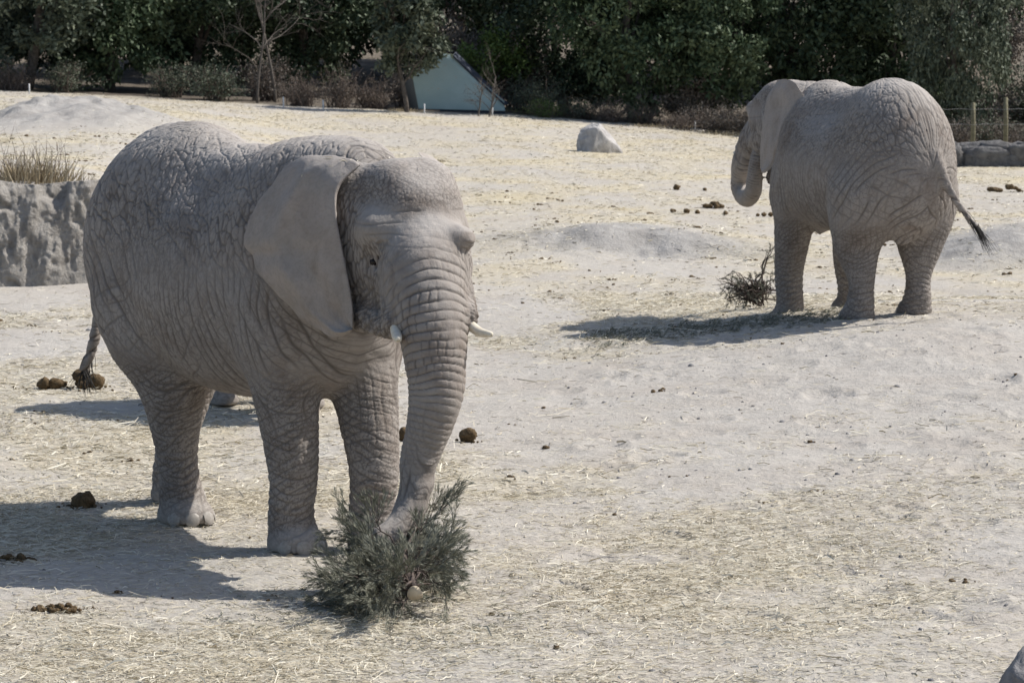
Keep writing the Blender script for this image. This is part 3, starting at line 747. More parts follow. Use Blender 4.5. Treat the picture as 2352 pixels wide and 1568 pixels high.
# --- the smaller cow on the mound, seen from behind and feeding
def back_elephant():
    th = math.radians(28); d = (-math.sin(th), math.cos(th))
    P = dict(s=.94, lx=.88, rz=1.80, rw=.63, hipw=.38, mid=(1.74, .68), bz=1.52, fillz=1.86, loc=(3.64, 34.25, 0.20), yaw=math.atan2(d[1], d[0]), lo=(-1.7, -1.25, -.25), hi=(2.85, 1.3, 2.8))
    L = lambda px, py, Y: local(P, at(px, py, Y))
    P['feet'] = []
    for kind, side, px, py, Y in (('fore', 1, 1812, 739, 35.0), ('hind', 1, 1974, 734, 33.55), ('hind', -1, 2105, 724, 33.75), ('fore', -1, 1953, 716, 35.3)):
        q = L(px, py, Y); P['feet'].append((kind, side, q[0], q[1], q[2]))
    ho = L(1803, 285, 35.95); hd = ldir(P, (-.80, .60, -.10))
    P['head'] = dict(o=ho, f=hd, s=.93)
    P['neck'] = ((.5, 0, 1.85), tuple(ho), .46, .34)
    tr = []
    for px, py, Y, rp in ((1752, 295, 36.2, 26), (1736, 330, 36.3, 30), (1710, 368, 36.4, 27), (1701, 405, 36.6, 21), (1701, 435, 36.62, 20), (1715, 455, 36.4, 20), (1730, 440, 36.1, 18), (1734, 405, 35.98, 17), (1738, 370, 35.95, 16), (1744, 345, 36.0, 13)):
        tr.append([*L(px, py, Y), rp / F_PX * Y])
    P['trunk'] = tr; P['tk0'] = .1; P['tk1'] = .3; P['trunk_len'] = 1.9
    tl = []
    for px, py, Y, rp in ((2120, 270, 33.5, 26), (2133, 330, 33.2, 20), (2152, 372, 33.1, 14), (2172, 420, 33.1, 10), (2200, 468, 33.1, 7), (2226, 502, 33.1, 5.5), (2244, 520, 33.1, 5)):
        tl.append([*L(px, py, Y), rp / F_PX * Y])
    P['tail'] = tl; P['hair_len'] = .38; P['hair_dir'] = 2.0
    inner = [L(1780, 197, 35.42), L(1762, 225, 35.40), L(1754, 262, 35.39), L(1749, 300, 35.39), L(1747, 345, 35.42), L(1747, 385, 35.47)]
    outer = [L(1786, 186, 35.2), L(1806, 181, 34.95), L(1830, 193, 34.72), L(1847, 220, 34.60), L(1845, 248, 34.58), L(1824, 284, 34.68), L(1808, 315, 34.78), L(1788, 350, 34.93), L(1779, 378, 35.02), L(1757, 398, 35.22), L(1749, 396, 35.32)]
    P['ears'] = [dict(inner=inner, outer=outer, normal=ldir(P, (-.1, -1, .15)), bulge=.08, nu=16, nv=34, folds=.02, th=(.05, .02))]
    inner = [ho + np.array([0, -.30, .25]), ho + np.array([0, -.33, 0]), ho + np.array([0, -.30, -.4])]
    outer = [ho + np.array([-.1, -.35, .3]), ho + np.array([-.45, -.5, .1]), ho + np.array([-.35, -.45, -.5]), ho + np.array([-.05, -.32, -.5])]
    P['ears'].append(dict(inner=inner, outer=outer, normal=(0, -1, 0), bulge=.05, nu=10, nv=16))
    P['knee_r'] = .27; P['extra'] = [('e', L(1866, 238, 35.8), (.30, .28, .25), .15)]
    P['tkk'] = .015; P['tusk_abs'] = True; P['brow'] = {1: L(1735, 248, 36.2), -1: L(1775, 235, 36.6)}
    P['sheath'] = {1: L(1704, 340, 36.45), -1: L(1750, 330, 36.9)}
    P['tusks'] = [(L(1702, 342, 36.45), L(1686, 351, 36.5), .03), (L(1750, 332, 36.9), L(1738, 345, 37.1), .03)]
    P['eyes'] = [(L(1742, 285, 36.05), ldir(P, (-.55, -.8, 0)))]
    P['udder'] = [(L(1892, 492, 34.75), L(1886, 520, 34.72), .15, .07, .06), (L(1886, 520, 34.72), L(1883, 539, 34.7), .045, .018, .03), (L(2088, 440, 33.25), L(2074, 548, 33.42), .13, .085, .06), (L(2108, 470, 33.25), L(2098, 540, 33.45), .08, .05, .03)]
    return P
# --- the young one that stands hidden behind the big cow; only its feet show under her belly
def young_elephant():
    P = dict(nonail=True, s=.70, lx=.74, loc=(-2.05, 29.6, 0.0), yaw=math.radians(-40), lo=(-1.4, -.9, -.08), hi=(2.0, .9, 2.05))
    fw = [(505, 918), (597, 917)]
    q1 = local(P, (*at(505, 919, 28.95)[:2], 0)); q2 = local(P, (*at(600, 918, 29.0)[:2], 0))
    P['feet'] = [('hind', -1, q1[0], q1[1], 0), ('hind', 1, q2[0], q2[1] + .1, 0), ('fore', -1, q1[0] + 1.0, q1[1], 0), ('fore', 1, q2[0] + .5, q2[1] + .05, 0)]
    m = (P['feet'][0][2] + P['feet'][3][2]) / 2; my = (q1[1] + q2[1] + .1) / 2
    P['feet'] = [(k, sd_, x - m, y - my, z) for k, sd_, x, y, z in P['feet']]
    c, s_ = math.cos(P['yaw']), math.sin(P['yaw']); P['loc'] = (P['loc'][0] + m * c - my * s_, P['loc'][1] + m * s_ + my * c, 0.0)
    P['head'] = dict(o=np.array([1.0, 0, 1.45]), f=np.array([.98, .1, -.15]), s=.72)
    P['neck'] = ((.45, 0, 1.3), (.95, 0, 1.42), .33, .26)
    P['trunk'] = [[1.2, 0, 1.4, .17], [1.28, 0, 1.2, .15], [1.28, 0, .95, .11], [1.20, 0, .72, .08], [1.05, 0, .6, .06], [.98, 0, .75, .05]]; P['trunk_len'] = 1.4
    P['tail'] = [[-.75, 0, 1.55, .08], [-.95, 0, 1.3, .04], [-.98, 0, 1.0, .03], [-.97, 0, .7, .025]]
    P['ears'] = []
    for b in (-1, 1):
        inner = [np.array([.98, .24 * b, 1.68]), np.array([.98, .25 * b, 1.45]), np.array([.98, .23 * b, 1.15])]
        outer = [np.array([.9, .27 * b, 1.72]), np.array([.6, .4 * b, 1.6]), np.array([.68, .38 * b, 1.2]), np.array([.93, .25 * b, 1.08])]
        P['ears'].append(dict(inner=inner, outer=outer, normal=(0, b, 0), bulge=.04, nu=10, nv=16))
    P['tusks'] = [((.36, .19, -.50), (.46, .21, -.60), .03), ((.36, -.19, -.50), (.46, -.21, -.60), .03)]
    return P
PF = front_elephant()
E1, hpF, RF_ = finish('elephant', PF, 'largest elephant, in front, reaching its trunk down into the cut pine tree', 2 if not QUICK else 1, .03)
PB = back_elephant()
E2, hpB, RB_ = finish('elephant', PB, 'elephant on the mound at the right, seen from behind, trunk curled to its mouth', 2 if not QUICK else 1, .036, 85)
PY = young_elephant()
E3, _, _ = finish('elephant', PY, 'elephant hidden behind the largest one, only two dark feet showing under her belly', 1, .035, 40)
# ------------------------------------------------------------------ straw, pebbles, dung, stones
def on(px, py, lo=14.0, hi=99.0):
    """ground point under a pixel of the photograph"""
    Yc = np.linspace(lo, hi, 2600); P = np.array([at(px, py, y) for y in (10.0, 20.0)])
    d = (P[1] - P[0]) / 10.0
    X = P[0][0] + d[0] * (Yc - 10); Z = P[0][2] + d[2] * (Yc - 10)
    G = ground(X, Yc); k = np.nonzero(Z <= G)[0]
    k = k[0] if len(k) else len(Yc) - 1
    return np.array([X[k], Yc[k], G[k]])
def straw_mat(name, a, b):
    t = NT(name); i = t.attr('tone')
    return t.out(t.mix(i, a, b), .6)
def scatter_straw():
    rs = np.random.default_rng(21)
    def batch(n, y0, y1, ln, wd, wide=.175, gamma=1.0, seed=0):
        Y = np.sqrt(rs.uniform(y0 ** 2, y1 ** 2, n)); X = rs.uniform(-1, 1, n) * (Y * wide + .5)
        keep = rs.uniform(0, 1, n) < straw_density(X, Y) ** gamma + .012
        X = X[keep]; Y = Y[keep]; m = len(X); Z = ground(X, Y)
        a = rs.uniform(0, math.pi, m) + .0; a = np.where(rs.random(m) < .45, rs.normal(0, .35, m), a)
        tilt = rs.normal(.03, .10, m)
        D = np.stack([np.cos(a) * np.cos(tilt), np.sin(a) * np.cos(tilt), np.sin(tilt)], 1)
        Wd = np.stack([-np.sin(a), np.cos(a), rs.normal(0, .5, m)], 1)
        L = ln * rs.lognormal(-.25, .55, m); w = wd * rs.uniform(.6, 1.4, m)
        C = np.stack([X, Y, Z + .004 + .5 * L * np.abs(np.sin(tilt)) + rs.uniform(0, .010, m) * straw_density(X, Y)], 1) - D * (L / 2)[:, None]
        bend = np.cross(D, Wd) * (rs.normal(0, .06, m) * L)[:, None] + Wd * (rs.normal(0, .09, m) * L)[:, None]
        h = Wd * (w / 2)[:, None]; M = C + D * (L / 2)[:, None] + bend; E = C + D * L[:, None]
        V = np.stack([C - h, C + h, M + h, M - h, E + h * .7, E - h * .7], 1).reshape(-1, 3)
        k = np.arange(m)[:, None] * 6
        Q = np.concatenate([k + np.array([[0, 1, 2, 3]]), k + np.array([[3, 2, 4, 5]])])
        tone = np.repeat(np.clip(rs.beta(1.6, 1.6, m), 0, 1), 6)
        return V, Q, tone
    for (n, y0, y1, ln, wd, g) in ((150000, 16.3, 24.0, .060, .0044, 1.1), (110000, 24.0, 40.0, .080, .0065, 1.05), (120000, 40.0, 86.0, .075, .010, 1.0)):
        V, Q, tone = batch(n, y0, y1, ln, wd, gamma=g)
        me = pymesh('straw', V, Q, smooth=False); attr(me, 'tone', tone)
        link('straw', me, M_STRAW, kind='stuff', label='loose pale straw scattered in drifts over the dusty ground', cat='straw')
M_STRAW = straw_mat('straw', (.37, .31, .20), (.73, .69, .58))
scatter_straw()

def blob(rs, r, n=10, m=14, amp=.22, fr=2.2, flat=.8, seed=0, fine=.05):
    u, v = np.meshgrid(np.linspace(0, math.pi, n), np.linspace(0, 2 * math.pi, m + 1)[:-1], indexing='ij')
    D = np.stack([np.sin(u) * np.cos(v), np.sin(u) * np.sin(v), np.cos(u)], -1).reshape(-1, 3)
    o = rs.uniform(0, 99, 3); s_ = 1 + amp * fbm(D * fr * .6 + o, 2, seed) + fine * fbm(D * 7 + o, 2, seed + 3)
    V = D * s_[:, None] * r * np.array([1, 1, flat])
    Q = np.array([[i * m + j, (i + 1) * m + j, (i + 1) * m + (j + 1) % m, i * m + (j + 1) % m] for i in range(n - 1) for j in range(m)])
    return V, Q
def mat_dung():
    t = NT('dung'); c = t.coord(); n = t.noise(c, 30, 6, .7); f = t.n('Mapping', Vector=c); f.inputs['Scale'].default_value = (80, 25, 60)
    fib = t.noise(f.outputs[0], 1, 4, .7)
    col = t.mix(t.ramp(n, [(.3, 0.0), (.7, 1.0)]), (.060, .038, .020), (.185, .125, .062)); col = t.mix(t.ramp(fib, [(.58, 0.0), (.72, .8)]), col, (.36, .27, .14))
    return t.out(col, .85, t.bump(t.math('ADD', n, fib), 1, .02))
M_DUNG = mat_dung()
def dung(px, py, balls, label, spread=(.2, .1), r=.06, crumbs=30, seed=1, sink=.7):
    rs = np.random.default_rng(seed); p = on(px, py)
    root = link('dung_pile', None, None, None, p, label, 'dung', 'dung heaps and balls lying on the ground')
    cr = Acc()
    for k in range(balls):
        a = rs.uniform(0, 6.28); q = math.sqrt(rs.random()) if balls > 1 else 0
        off = np.array([math.cos(a) * spread[0] * q, math.sin(a) * spread[1] * q, 0]); rr = r * rs.uniform(.75, 1.2)
        lift = rr * sink + (rr * .9 if balls > 4 and q < .5 else 0)
        V, Q = blob(rs, rr, 14, 20, .35, 2.6, rs.uniform(.65, .9), k * 7 + seed, .14); ac = Acc(); ac.add(V + off + np.array([0, 0, lift]), Q)
        link('dung_ball', ac.mesh('dung_ball'), M_DUNG, root)
    for k in range(crumbs):
        a = rs.uniform(0, 6.28); q = rs.random() ** .6 * 1.7
        rr = r * rs.uniform(.06, .22); V, Q = blob(rs, rr, 5, 6, .3)
        cr.add(V + np.array([math.cos(a) * (spread[0] + r) * q, math.sin(a) * (spread[1] + r) * q, rr * .5]), Q)
    if crumbs: link('crumbs', cr.mesh('crumbs'), M_DUNG, root, kind='stuff')
    return root
dung(1075, 1014, 1, 'single lumpy dung ball on bare ground just right of the big elephant\'s trunk', (0, 0), .085, 16, 3)
dung(928, 1012, 1, 'dung ball mostly hidden between the big elephant\'s leg and trunk', (0, 0), .07, 8, 4)
dung(188, 1163, 2, 'dark dung lump lying in the big elephant\'s shadow by her hind feet', (.05, .02), .075, 30, 5, .4)
dung(165, 893, 7, 'row of brown dung balls on the straw under the tail of the big elephant', (.27, .06), .075, 30, 6)
dung(135, 1402, 34, 'crumbled flat dung heap in the sun at the lower left', (.16, .07), .018, 220, 7, .4)
dung(25, 1290, 24, 'crumbled dung heap in the elephant\'s shadow at the left edge', (.20, .08), .020, 160, 8, .4)
dung(1640, 478, 26, 'largest loose dung heap, tipped up in a mound left of the elephant on the right', (.17, .10), .038, 120, 9, .9)
dung(1552, 436, 2, 'pair of dung balls touching on open ground, farthest left of the middle-distance dung', (.05, .02), .055, 6, 10)
dung(1619, 438, 1, 'lone small dung ball above the largest dung heap', (0, 0), .04, 4, 11)
dung(1546, 489, 1, 'leftmost of three small dung balls in a row below the largest heap', (0, 0), .042, 3, 12)
dung(1577, 490, 1, 'middle one of three small dung balls in a row below the largest heap', (0, 0), .046, 3, 13)
dung(1602, 491, 1, 'rightmost of three small dung balls in a row below the largest heap', (0, 0), .046, 3, 14)
dung(1670, 494, 2, 'broken dung ball below the right end of the largest heap', (.07, .03), .036, 14, 15)
dung(1752, 497, 3, 'two dung balls and a smear below the curled trunk of the far elephant', (.14, .02), .045, 14, 16)
dung(2312, 441, 11, 'long heap of dung balls on flat ground at the right edge, right of the tail', (.36, .08), .065, 50, 17, .6)
dung(2330, 1125, 3, 'small dung crumbs on the mound at the right edge', (.12, .06), .02, 20, 18) if False else None

def mat_rock(name, a, b, sc=4, bd=.05):
    t = NT(name); c = t.coord(); n = t.noise(c, sc, 8, .72); n2 = t.noise(c, sc * 6, 5, .7)
    col = t.mix(t.ramp(n, [(.32, 0.0), (.66, 1.0)]), a, b)
    return t.out(col, .92, t.bump(t.math('ADD', n, t.math('MULTIPLY', n2, .4)), 1, bd))
M_ROCK = mat_rock('pale_rock', (.30, .285, .275), (.54, .52, .50), 5)
M_ROCKD = mat_rock('grey_rock', (.15, .145, .15), (.36, .35, .345), 4)
def boulder(name, loc, size, seed, mat, label, peak=None, rot=0, **kw):
    rs = np.random.default_rng(seed); n, m = 44, 60
    u, v = np.meshgrid(np.linspace(0, math.pi, n), np.linspace(0, 2 * math.pi, m + 1)[:-1], indexing='ij')
    D = np.stack([np.sin(u) * np.cos(v), np.sin(u) * np.sin(v), np.cos(u)], -1).reshape(-1, 3); V = D.copy()
    for k in range(16):        # planes chop facets off the ball
        nn = rs.normal(size=3); nn /= np.linalg.norm(nn); h = rs.uniform(.58, .9); q = V @ nn - h; V -= np.clip(q, 0, None)[:, None] * nn * .93
    V += D * (.09 * fbm(D * 3 + seed, 4, seed) + .03 * fbm(D * 11, 3, seed))[:, None]
    if peak is not None:       # lean the top over
        zz = np.clip(V[:, 2] + .3, 0, None); V[:, 0] = V[:, 0] * (1 - .42 * zz) + peak * zz; V[:, 1] *= (1 - .3 * zz)
    V = V * np.array(size); c, s_ = math.cos(rot), math.sin(rot); V[:, :2] = V[:, :2] @ np.array([[c, s_], [-s_, c]])
    Q = np.array([[i * m + j, (i + 1) * m + j, (i + 1) * m + (j + 1) % m, i * m + (j + 1) % m] for i in range(n - 1) for j in range(m)])
    return link(name, pymesh(name, V, Q), mat, None, loc, label, 'rock')
p = on(1368, 350); boulder('boulder', p + np.array([0, .3, .12]), (.64, .42, .74), 4, M_ROCK, 'pale angular boulder standing alone on the far slope', peak=-.10)
p = on(1290, 580) * 0
boulder('boulder', at(2370, 1630, 16.6) + np.array([0, 0, 0]), (.26, .30, .36), 9, M_ROCKD, 'smooth grey rock cut off by the bottom right corner of the picture', peak=0)
def pebbles():
    rs = np.random.default_rng(31); ac = Acc()
    base = [blob(rs, 1, 5, 7, .4, 2, .7, k) for k in range(6)]
    for k in range(2200):
        Y = math.sqrt(rs.uniform(16.5 ** 2, 37 ** 2)); X = rs.uniform(-1, 1) * (.17 * Y + .3)
        if X < .5 and rs.random() < .72: continue
        r = .006 * rs.lognormal(0, .6)
        V, Q = base[k % 6]; ac.add(V * min(r, .035) + np.array([X, Y, 0]), Q)
    V = np.concatenate(ac.V); n = len(base[0][0]); c = V.reshape(-1, n, 3).mean(1)
    z = ground(c[:, 0], c[:, 1]); V = V + np.repeat(np.stack([0 * z, 0 * z, z], 1), n, 0)
    me = pymesh('pebbles', V, np.concatenate(ac.Q)); link('pebbles', me, M_ROCKD, kind='stuff', label='small clods and pebbles strewn over the mound', cat='pebbles')
    ac = Acc()   # dung crumbs and dark bits trodden into the straw
    for k in range(900):
        Y = math.sqrt(rs.uniform(16.5 ** 2, 60 ** 2)); X = rs.uniform(-1, 1) * (.17 * Y + .3)
        if rs.random() > straw_density(np.array([X]), np.array([Y]))[0] + .03: continue
        cl = int(rs.integers(1, 7))
        for q in range(cl):
            r = .007 * rs.lognormal(0, .55) * (1 + Y / 50); V, Q = base[(k + q) % 6]
            ac.add(V * min(r, .04) + np.array([X + rs.normal(0, .05), Y + rs.normal(0, .04), 0]), Q)
    V = np.concatenate(ac.V); c = V.reshape(-1, n, 3).mean(1); z = ground(c[:, 0], c[:, 1]); V = V + np.repeat(np.stack([0 * z, 0 * z, z + .004], 1), n, 0)
    link('dung_crumbs', pymesh('dung_crumbs', V, np.concatenate(ac.Q)), M_DUNG, kind='stuff', label='brown dung crumbs trodden into the straw', cat='dung crumbs')
pebbles()

# ---- the cut bank of grey earth at the left, behind the big elephant
def bank():
    nx, nz = 320, 130; X = np.linspace(-9.6, -3.6, nx); T = np.linspace(0, 1, nz)
    Xg, Tg = np.meshgrid(X, T, indexing='ij')
    ed = 41.35 + (Xg + 6) * .35
    top = 1.36 - .10 * sstep(-6.8, -6.2, Xg) - 1.0 * sstep(-5.2, -3.8, Xg) + .05 * fbm(np.stack([Xg.ravel() * 2, 0 * Xg.ravel(), 0 * Xg.ravel()], 1), 3, 61).reshape(Xg.shape)
    face = np.clip(Tg / .72, 0, 1); back = np.clip((Tg - .72) / .28, 0, 1)
    Z = -.15 + (top + .15) * face ** .85 - .10 * back; Yv = ed - .30 * (1 - face) ** 1.5 + .16 * face ** 6 + back * .9
    P = np.stack([Xg.ravel(), Yv.ravel(), Z.ravel()], 1)
    n = fbm(P * np.array([3.4, 1, .55]), 4, 62, .62).reshape(Xg.shape); cv = vnoise(P * np.array([2.4, 1, .5]) + 4, 63).reshape(Xg.shape)
    hole = sstep(.30, .50, fbm(P * np.array([3.6, 1, 2.4]) + 7, 2, 64).reshape(Xg.shape))
    dep = .17 * n - .08 * (1 - np.abs(cv)) ** 3 + .16 * hole + .075 * fbm(P * np.array([9, 9, 5]), 4, 65, .65).reshape(Xg.shape)
    m = np.clip(face * 4, 0, 1) * (1 - back)
    Yv = Yv + dep * m; Z = Z + .04 * fbm(P * 5, 3, 66).reshape(Xg.shape) * back
    V = np.stack([Xg, Yv, Z], -1).reshape(-1, 3)
    i, j = np.meshgrid(np.arange(nx - 1), np.arange(nz - 1), indexing='ij'); q = (i * nz + j).ravel()
    link('earth_bank', pymesh('earth_bank', V, np.stack([q, q + nz, q + nz + 1, q + 1], 1)), mat_rock('bank_earth', (.25, .23, .205), (.47, .44, .40), 5, .10), kind='structure')
bank()

# ---- dry grass tufts
M_DRY = straw_mat('dry_grass', (.26, .20, .12), (.52, .44, .30))
def tuft(p, rx, ry, h, n, label, seed, stems=14, name='dry_grass_tuft'):
    rs = np.random.default_rng(seed); n = int(n * .75)
    X = rs.normal(0, rx * .5, n); Y = rs.normal(0, ry * .5, n); L = h * rs.uniform(.12, .85, n) * rs.uniform(.4, 1, n) * np.exp(-(X / rx) ** 2 * .4)
    C = np.stack([X, Y, 0 * X - .02], 1); lean = np.stack([X / rx * .5 + rs.normal(0, .3, n), rs.normal(0, .3, n), np.ones(n)], 1); lean /= np.linalg.norm(lean, axis=1)[:, None]
    Wd = perp(lean); w = .006
    tip = C + lean * L[:, None]; mid = C + lean * (L * .5)[:, None] + rs.normal(0, .02, (n, 3))
    V = np.stack([C - Wd * w, C + Wd * w, mid + Wd * w * .8, mid - Wd * w * .8, tip + Wd * w * .3, tip - Wd * w * .3], 1).reshape(-1, 3)
    k = np.arange(n)[:, None] * 6; Q = np.concatenate([k + np.array([[0, 1, 2, 3]]), k + np.array([[3, 2, 4, 5]])])
    me = pymesh(name, V, Q, False); attr(me, 'tone', np.repeat(rs.random(n), 6))
    if stems:
        root = link(name, None, None, None, p, label, 'dry grass'); link('blades', me, M_DRY, root, kind='stuff')
    else: root = link(name, me, M_DRY, None, p, label, 'dry grass', kind='stuff')
    ac = Acc()
    for k in range(stems):
        q = np.array([rs.normal(0, rx * .45), rs.normal(0, ry * .4), 0]); pts = [q]; d = np.array([rs.normal(0, .4), rs.normal(0, .3), 1.0]); ll = h * rs.uniform(.6, 1.15)
        for m in range(5): d = d + rs.normal(0, .16, 3) * np.array([1, 1, .3]); d /= np.linalg.norm(d); pts.append(pts[-1] + d * ll / 5)
        ac.tube(pts, [.005, .0045, .004, .003, .002, .0012], 3)
        for b in range(3):
            i = int(rs.integers(2, 5)); e = pts[i] + (d + rs.normal(0, .5, 3)) * ll * .25; ac.tube([pts[i], (pts[i] + e) / 2 + rs.normal(0, .01, 3), e], [.003, .002, .001], 3)
    if stems: link('stem', ac.mesh('stem'), M_TWIG, root)
    return root
M_TWIG = mat_plain('twig_bark', (.10, .075, .06), (.20, .16, .135), 40, .85, .004, .5)
tuft(np.array([-6.35, 42.6, 1.22]), .72, .35, .62, 1500, 'dry brown grass tuft with thin stems on top of the earth bank at the left', 71, 26)
tuft(np.array([-7.6, 42.9, 1.24]), .6, .35, .5, 900, 'dry brown grass tuft on the earth bank, cut off by the left edge', 72, 18)
tuft(on(1010, 372), .15, .1, .14, 160, 'small straw-coloured tuft on the slope just above the big elephant\'s head', 73, 0)
# ------------------------------------------------------------------ cut pine being eaten, smaller branches
M_NEEDLE = None
def mat_needle():
    t = NT('pine_needles'); return t.out(t.mix(t.attr('tone'), (.105, .108, .080), (.29, .29, .225)), .6)
M_NEEDLE = mat_needle()
M_BARK = mat_plain('branch_bark', (.055, .042, .036), (.14, .11, .095), 50, .85, .004, .6)
M_CUT = NT('cut_wood').out((.66, .56, .42), .7)
class Needles:
    def __init__(s): s.C = []; s.D = []; s.L = []; s.T = []
    def spray(s, rs, pts, L=.055, per=26, spread=.55, tone=.5, start=.15):
        """needles along a twig, all leaning towards its tip"""
        pts = np.asarray(pts); n = per * (len(pts) - 1)
        u = rs.uniform(start, 1, n) ** .9 * (len(pts) - 1) * .9999; i = u.astype(int); f = (u - i)[:, None]
        P = pts[i] * (1 - f) + pts[i + 1] * f; T = pts[i + 1] - pts[i]; T /= np.linalg.norm(T, axis=1)[:, None] + 1e-9
        D = T + rdir(n, rs) * spread; D /= np.linalg.norm(D, axis=1)[:, None]
        s.C.append(P); s.D.append(D); s.L.append(L * rs.uniform(.6, 1.2, n)); s.T.append(np.clip(tone + rs.normal(0, .22, n), 0, 1))
    def mesh(s, name, w=.0035, gap=None, gr=.1):
        C = np.concatenate(s.C); D = np.concatenate(s.D); L = np.concatenate(s.L); T = np.concatenate(s.T)
        if gap is not None:
            k = (np.linalg.norm(C + D * (L * .5)[:, None] - gap, axis=1) > gr) & ~((C[:, 1] < gap[1] + .1) & (np.hypot(C[:, 0] - gap[0], C[:, 2] - gap[2] - (gap[1] - C[:, 1]) * .16) < .10)); C, D, L, T = C[k], D[k], L[k], T[k]
        V, Q = leaf_quads(C, D, perp(D), L, w); me = pymesh(name, V, Q, False); attr(me, 'tone', np.repeat(T, 4)); return me
def cut_pine():
    rs = np.random.default_rng(41)
    root_w = at(952, 1360, 18.85); stem_end = at(905, 1235, 19.75)
    root = link('cut_pine_tree', None, None, None, (0, 0, 0), 'cut green pine lying under the trunk tip, its pale sawn end facing out', 'cut tree')
    base = np.array([root_w[0], root_w[1], 0.0]); root.location = base
    A = root_w - base; B = stem_end - base; ax = (B - A) / np.linalg.norm(B - A)
    tr = Acc(); P = [A + (B - A) * t + np.array([0, 0, .02 * math.sin(3 * t)]) for t in np.linspace(0, 1.15, 7)]
    tr.tube(P, [.030, .031, .029, .025, .02, .014, .008], 12)
    tk = link('trunk', tr.mesh('trunk'), M_BARK, root)
    # sawn face: a slightly ragged disc
    an = np.linspace(0, 2 * math.pi, 25)[:-1]; e1 = np.cross(ax, (0, 0, 1)); e1 /= np.linalg.norm(e1); e2 = np.cross(ax, e1)
    rr = .044 + .004 * np.sin(an * 3) + .010 * np.exp(-((an - .4) / .25) ** 2)
    ring = A - ax * .012 + rr[:, None] * (np.cos(an)[:, None] * e1 + np.sin(an)[:, None] * e2)
    ring2 = A + ax * .006 + .040 * (np.cos(an)[:, None] * e1 + np.sin(an)[:, None] * e2)
    V = np.vstack([ring, ring2, [A - ax * .012]]); k = np.arange(24); k2 = (k + 1) % 24
    dc = Acc(); dc.add(V, np.stack([k, k2, 24 + k2, 24 + k], 1), np.stack([k2, k, np.full(24, 48)], 1)); link('sawn_end', dc.mesh('sawn_end', False), M_CUT, tk)
    br = Acc(); nd = Needles()
    def target():
        # crown of the lying tree: low in front of the sawn end, higher at the far side under the trunk tip
        while True:
            v = rdir(1, rs)[0] * rs.uniform(.75, 1.05); q = np.array([-.13 + .37 * v[0], .38 + .93 * v[1], .30 + .48 * v[2]])
            zm = .32 + .42 * sstep(.3, 1.1, q[1])
            if abs(q[0] + .10) < .2 and .35 < q[1] < 1.0: zm = min(zm, .34)
            if q[2] > zm: q[2] = zm * rs.uniform(.75, 1.0)
            if q[2] < .03: q[2] = rs.uniform(.02, .10)
            if q[0] > .05 and q[1] < .5 and rs.random() < .45: continue
            return q
    def curve(a, b, d0, n=6, j=.02):
        a, b = np.asarray(a), np.asarray(b); L = np.linalg.norm(b - a); c1 = a + d0 * L * .45; out = []
        for t in np.linspace(0, 1, n): out.append((1 - t) ** 2 * a + 2 * t * (1 - t) * c1 + t * t * b + rs.normal(0, j * L * t * (1 - t) * 2, 3))
        return np.array(out)
    for k in range(86):
        s0 = A + (B - A) * (.05 + .75 * rs.random() ** 1.6); T = target()
        if math.hypot(T[0], T[2] - A[2]) < .13 and T[1] < .1: continue
        d0 = (T - s0) / np.linalg.norm(T - s0) * .8 + ax * .45
        c = curve(s0, T, d0, 8, .05); c[:, 2] = np.maximum(c[:, 2], .008); L = np.linalg.norm(T - s0)
        br.tube(c, np.linspace(.0080, .0022, 8) * rs.uniform(.7, 1.3), 5)
        tone = .35 + .35 * rs.random(); lit = .15 if T[0] > .15 else 0
        bare = T[0] > -.08 and T[1] < .8
        nd.spray(rs, c[5 if bare else 4:], .05, 12, .5, tone)
        for q in range(int((3 if bare else 8) + 3 * rs.random())):     # side twigs carry the foliage
            i = int(rs.integers(5 if bare else 4, 8)); dd = (c[i] - c[i - 1]); dd /= np.linalg.norm(dd); dd = dd + rdir(1, rs)[0] * .75; dd /= np.linalg.norm(dd)
            ll = rs.uniform(.09, .24); e = c[i] + dd * ll; e[2] = max(e[2], .015); tw = curve(c[i], e, dd, 4, .05)
            br.tube(tw, [.0028, .0022, .0016, .001], 3); nd.spray(rs, tw, .050, 20, .5, tone)
            for w in range(2):
                dd2 = dd + rdir(1, rs)[0] * .6; dd2 /= np.linalg.norm(dd2); e2_ = tw[2] + dd2 * ll * .5; e2_[2] = max(e2_[2], .01)
                t2 = curve(tw[1 + w % 2], e2_, dd2, 3, .03); nd.spray(rs, t2, .046, 18, .45, tone)
    link('branch', br.mesh('branch'), M_BARK, root, kind='stuff')
    link('needles', nd.mesh('needles', .0036, A - ax * .08, .17), M_NEEDLE, root, kind='stuff')
    # broken sprigs littering the ground around
    lt = Needles()
    for k in range(150):
        p_ = np.array([rs.normal(-.25, .55), rs.normal(.05, .45), 0.0]); p_ += base; a = rs.uniform(0, 6.28); L = rs.uniform(.05, .16)
        p_[2] = gz(p_[0], p_[1]) + .012; q = p_ + np.array([math.cos(a), math.sin(a), .05]) * L; lt.spray(rs, [p_, (p_ + q) / 2, q], .035, 8, .6, .4)
    link('needle_litter', lt.mesh('needle_litter'), M_NEEDLE, None, kind='stuff', label='broken pine sprigs littering the ground round the cut tree', cat='litter')
cut_pine()
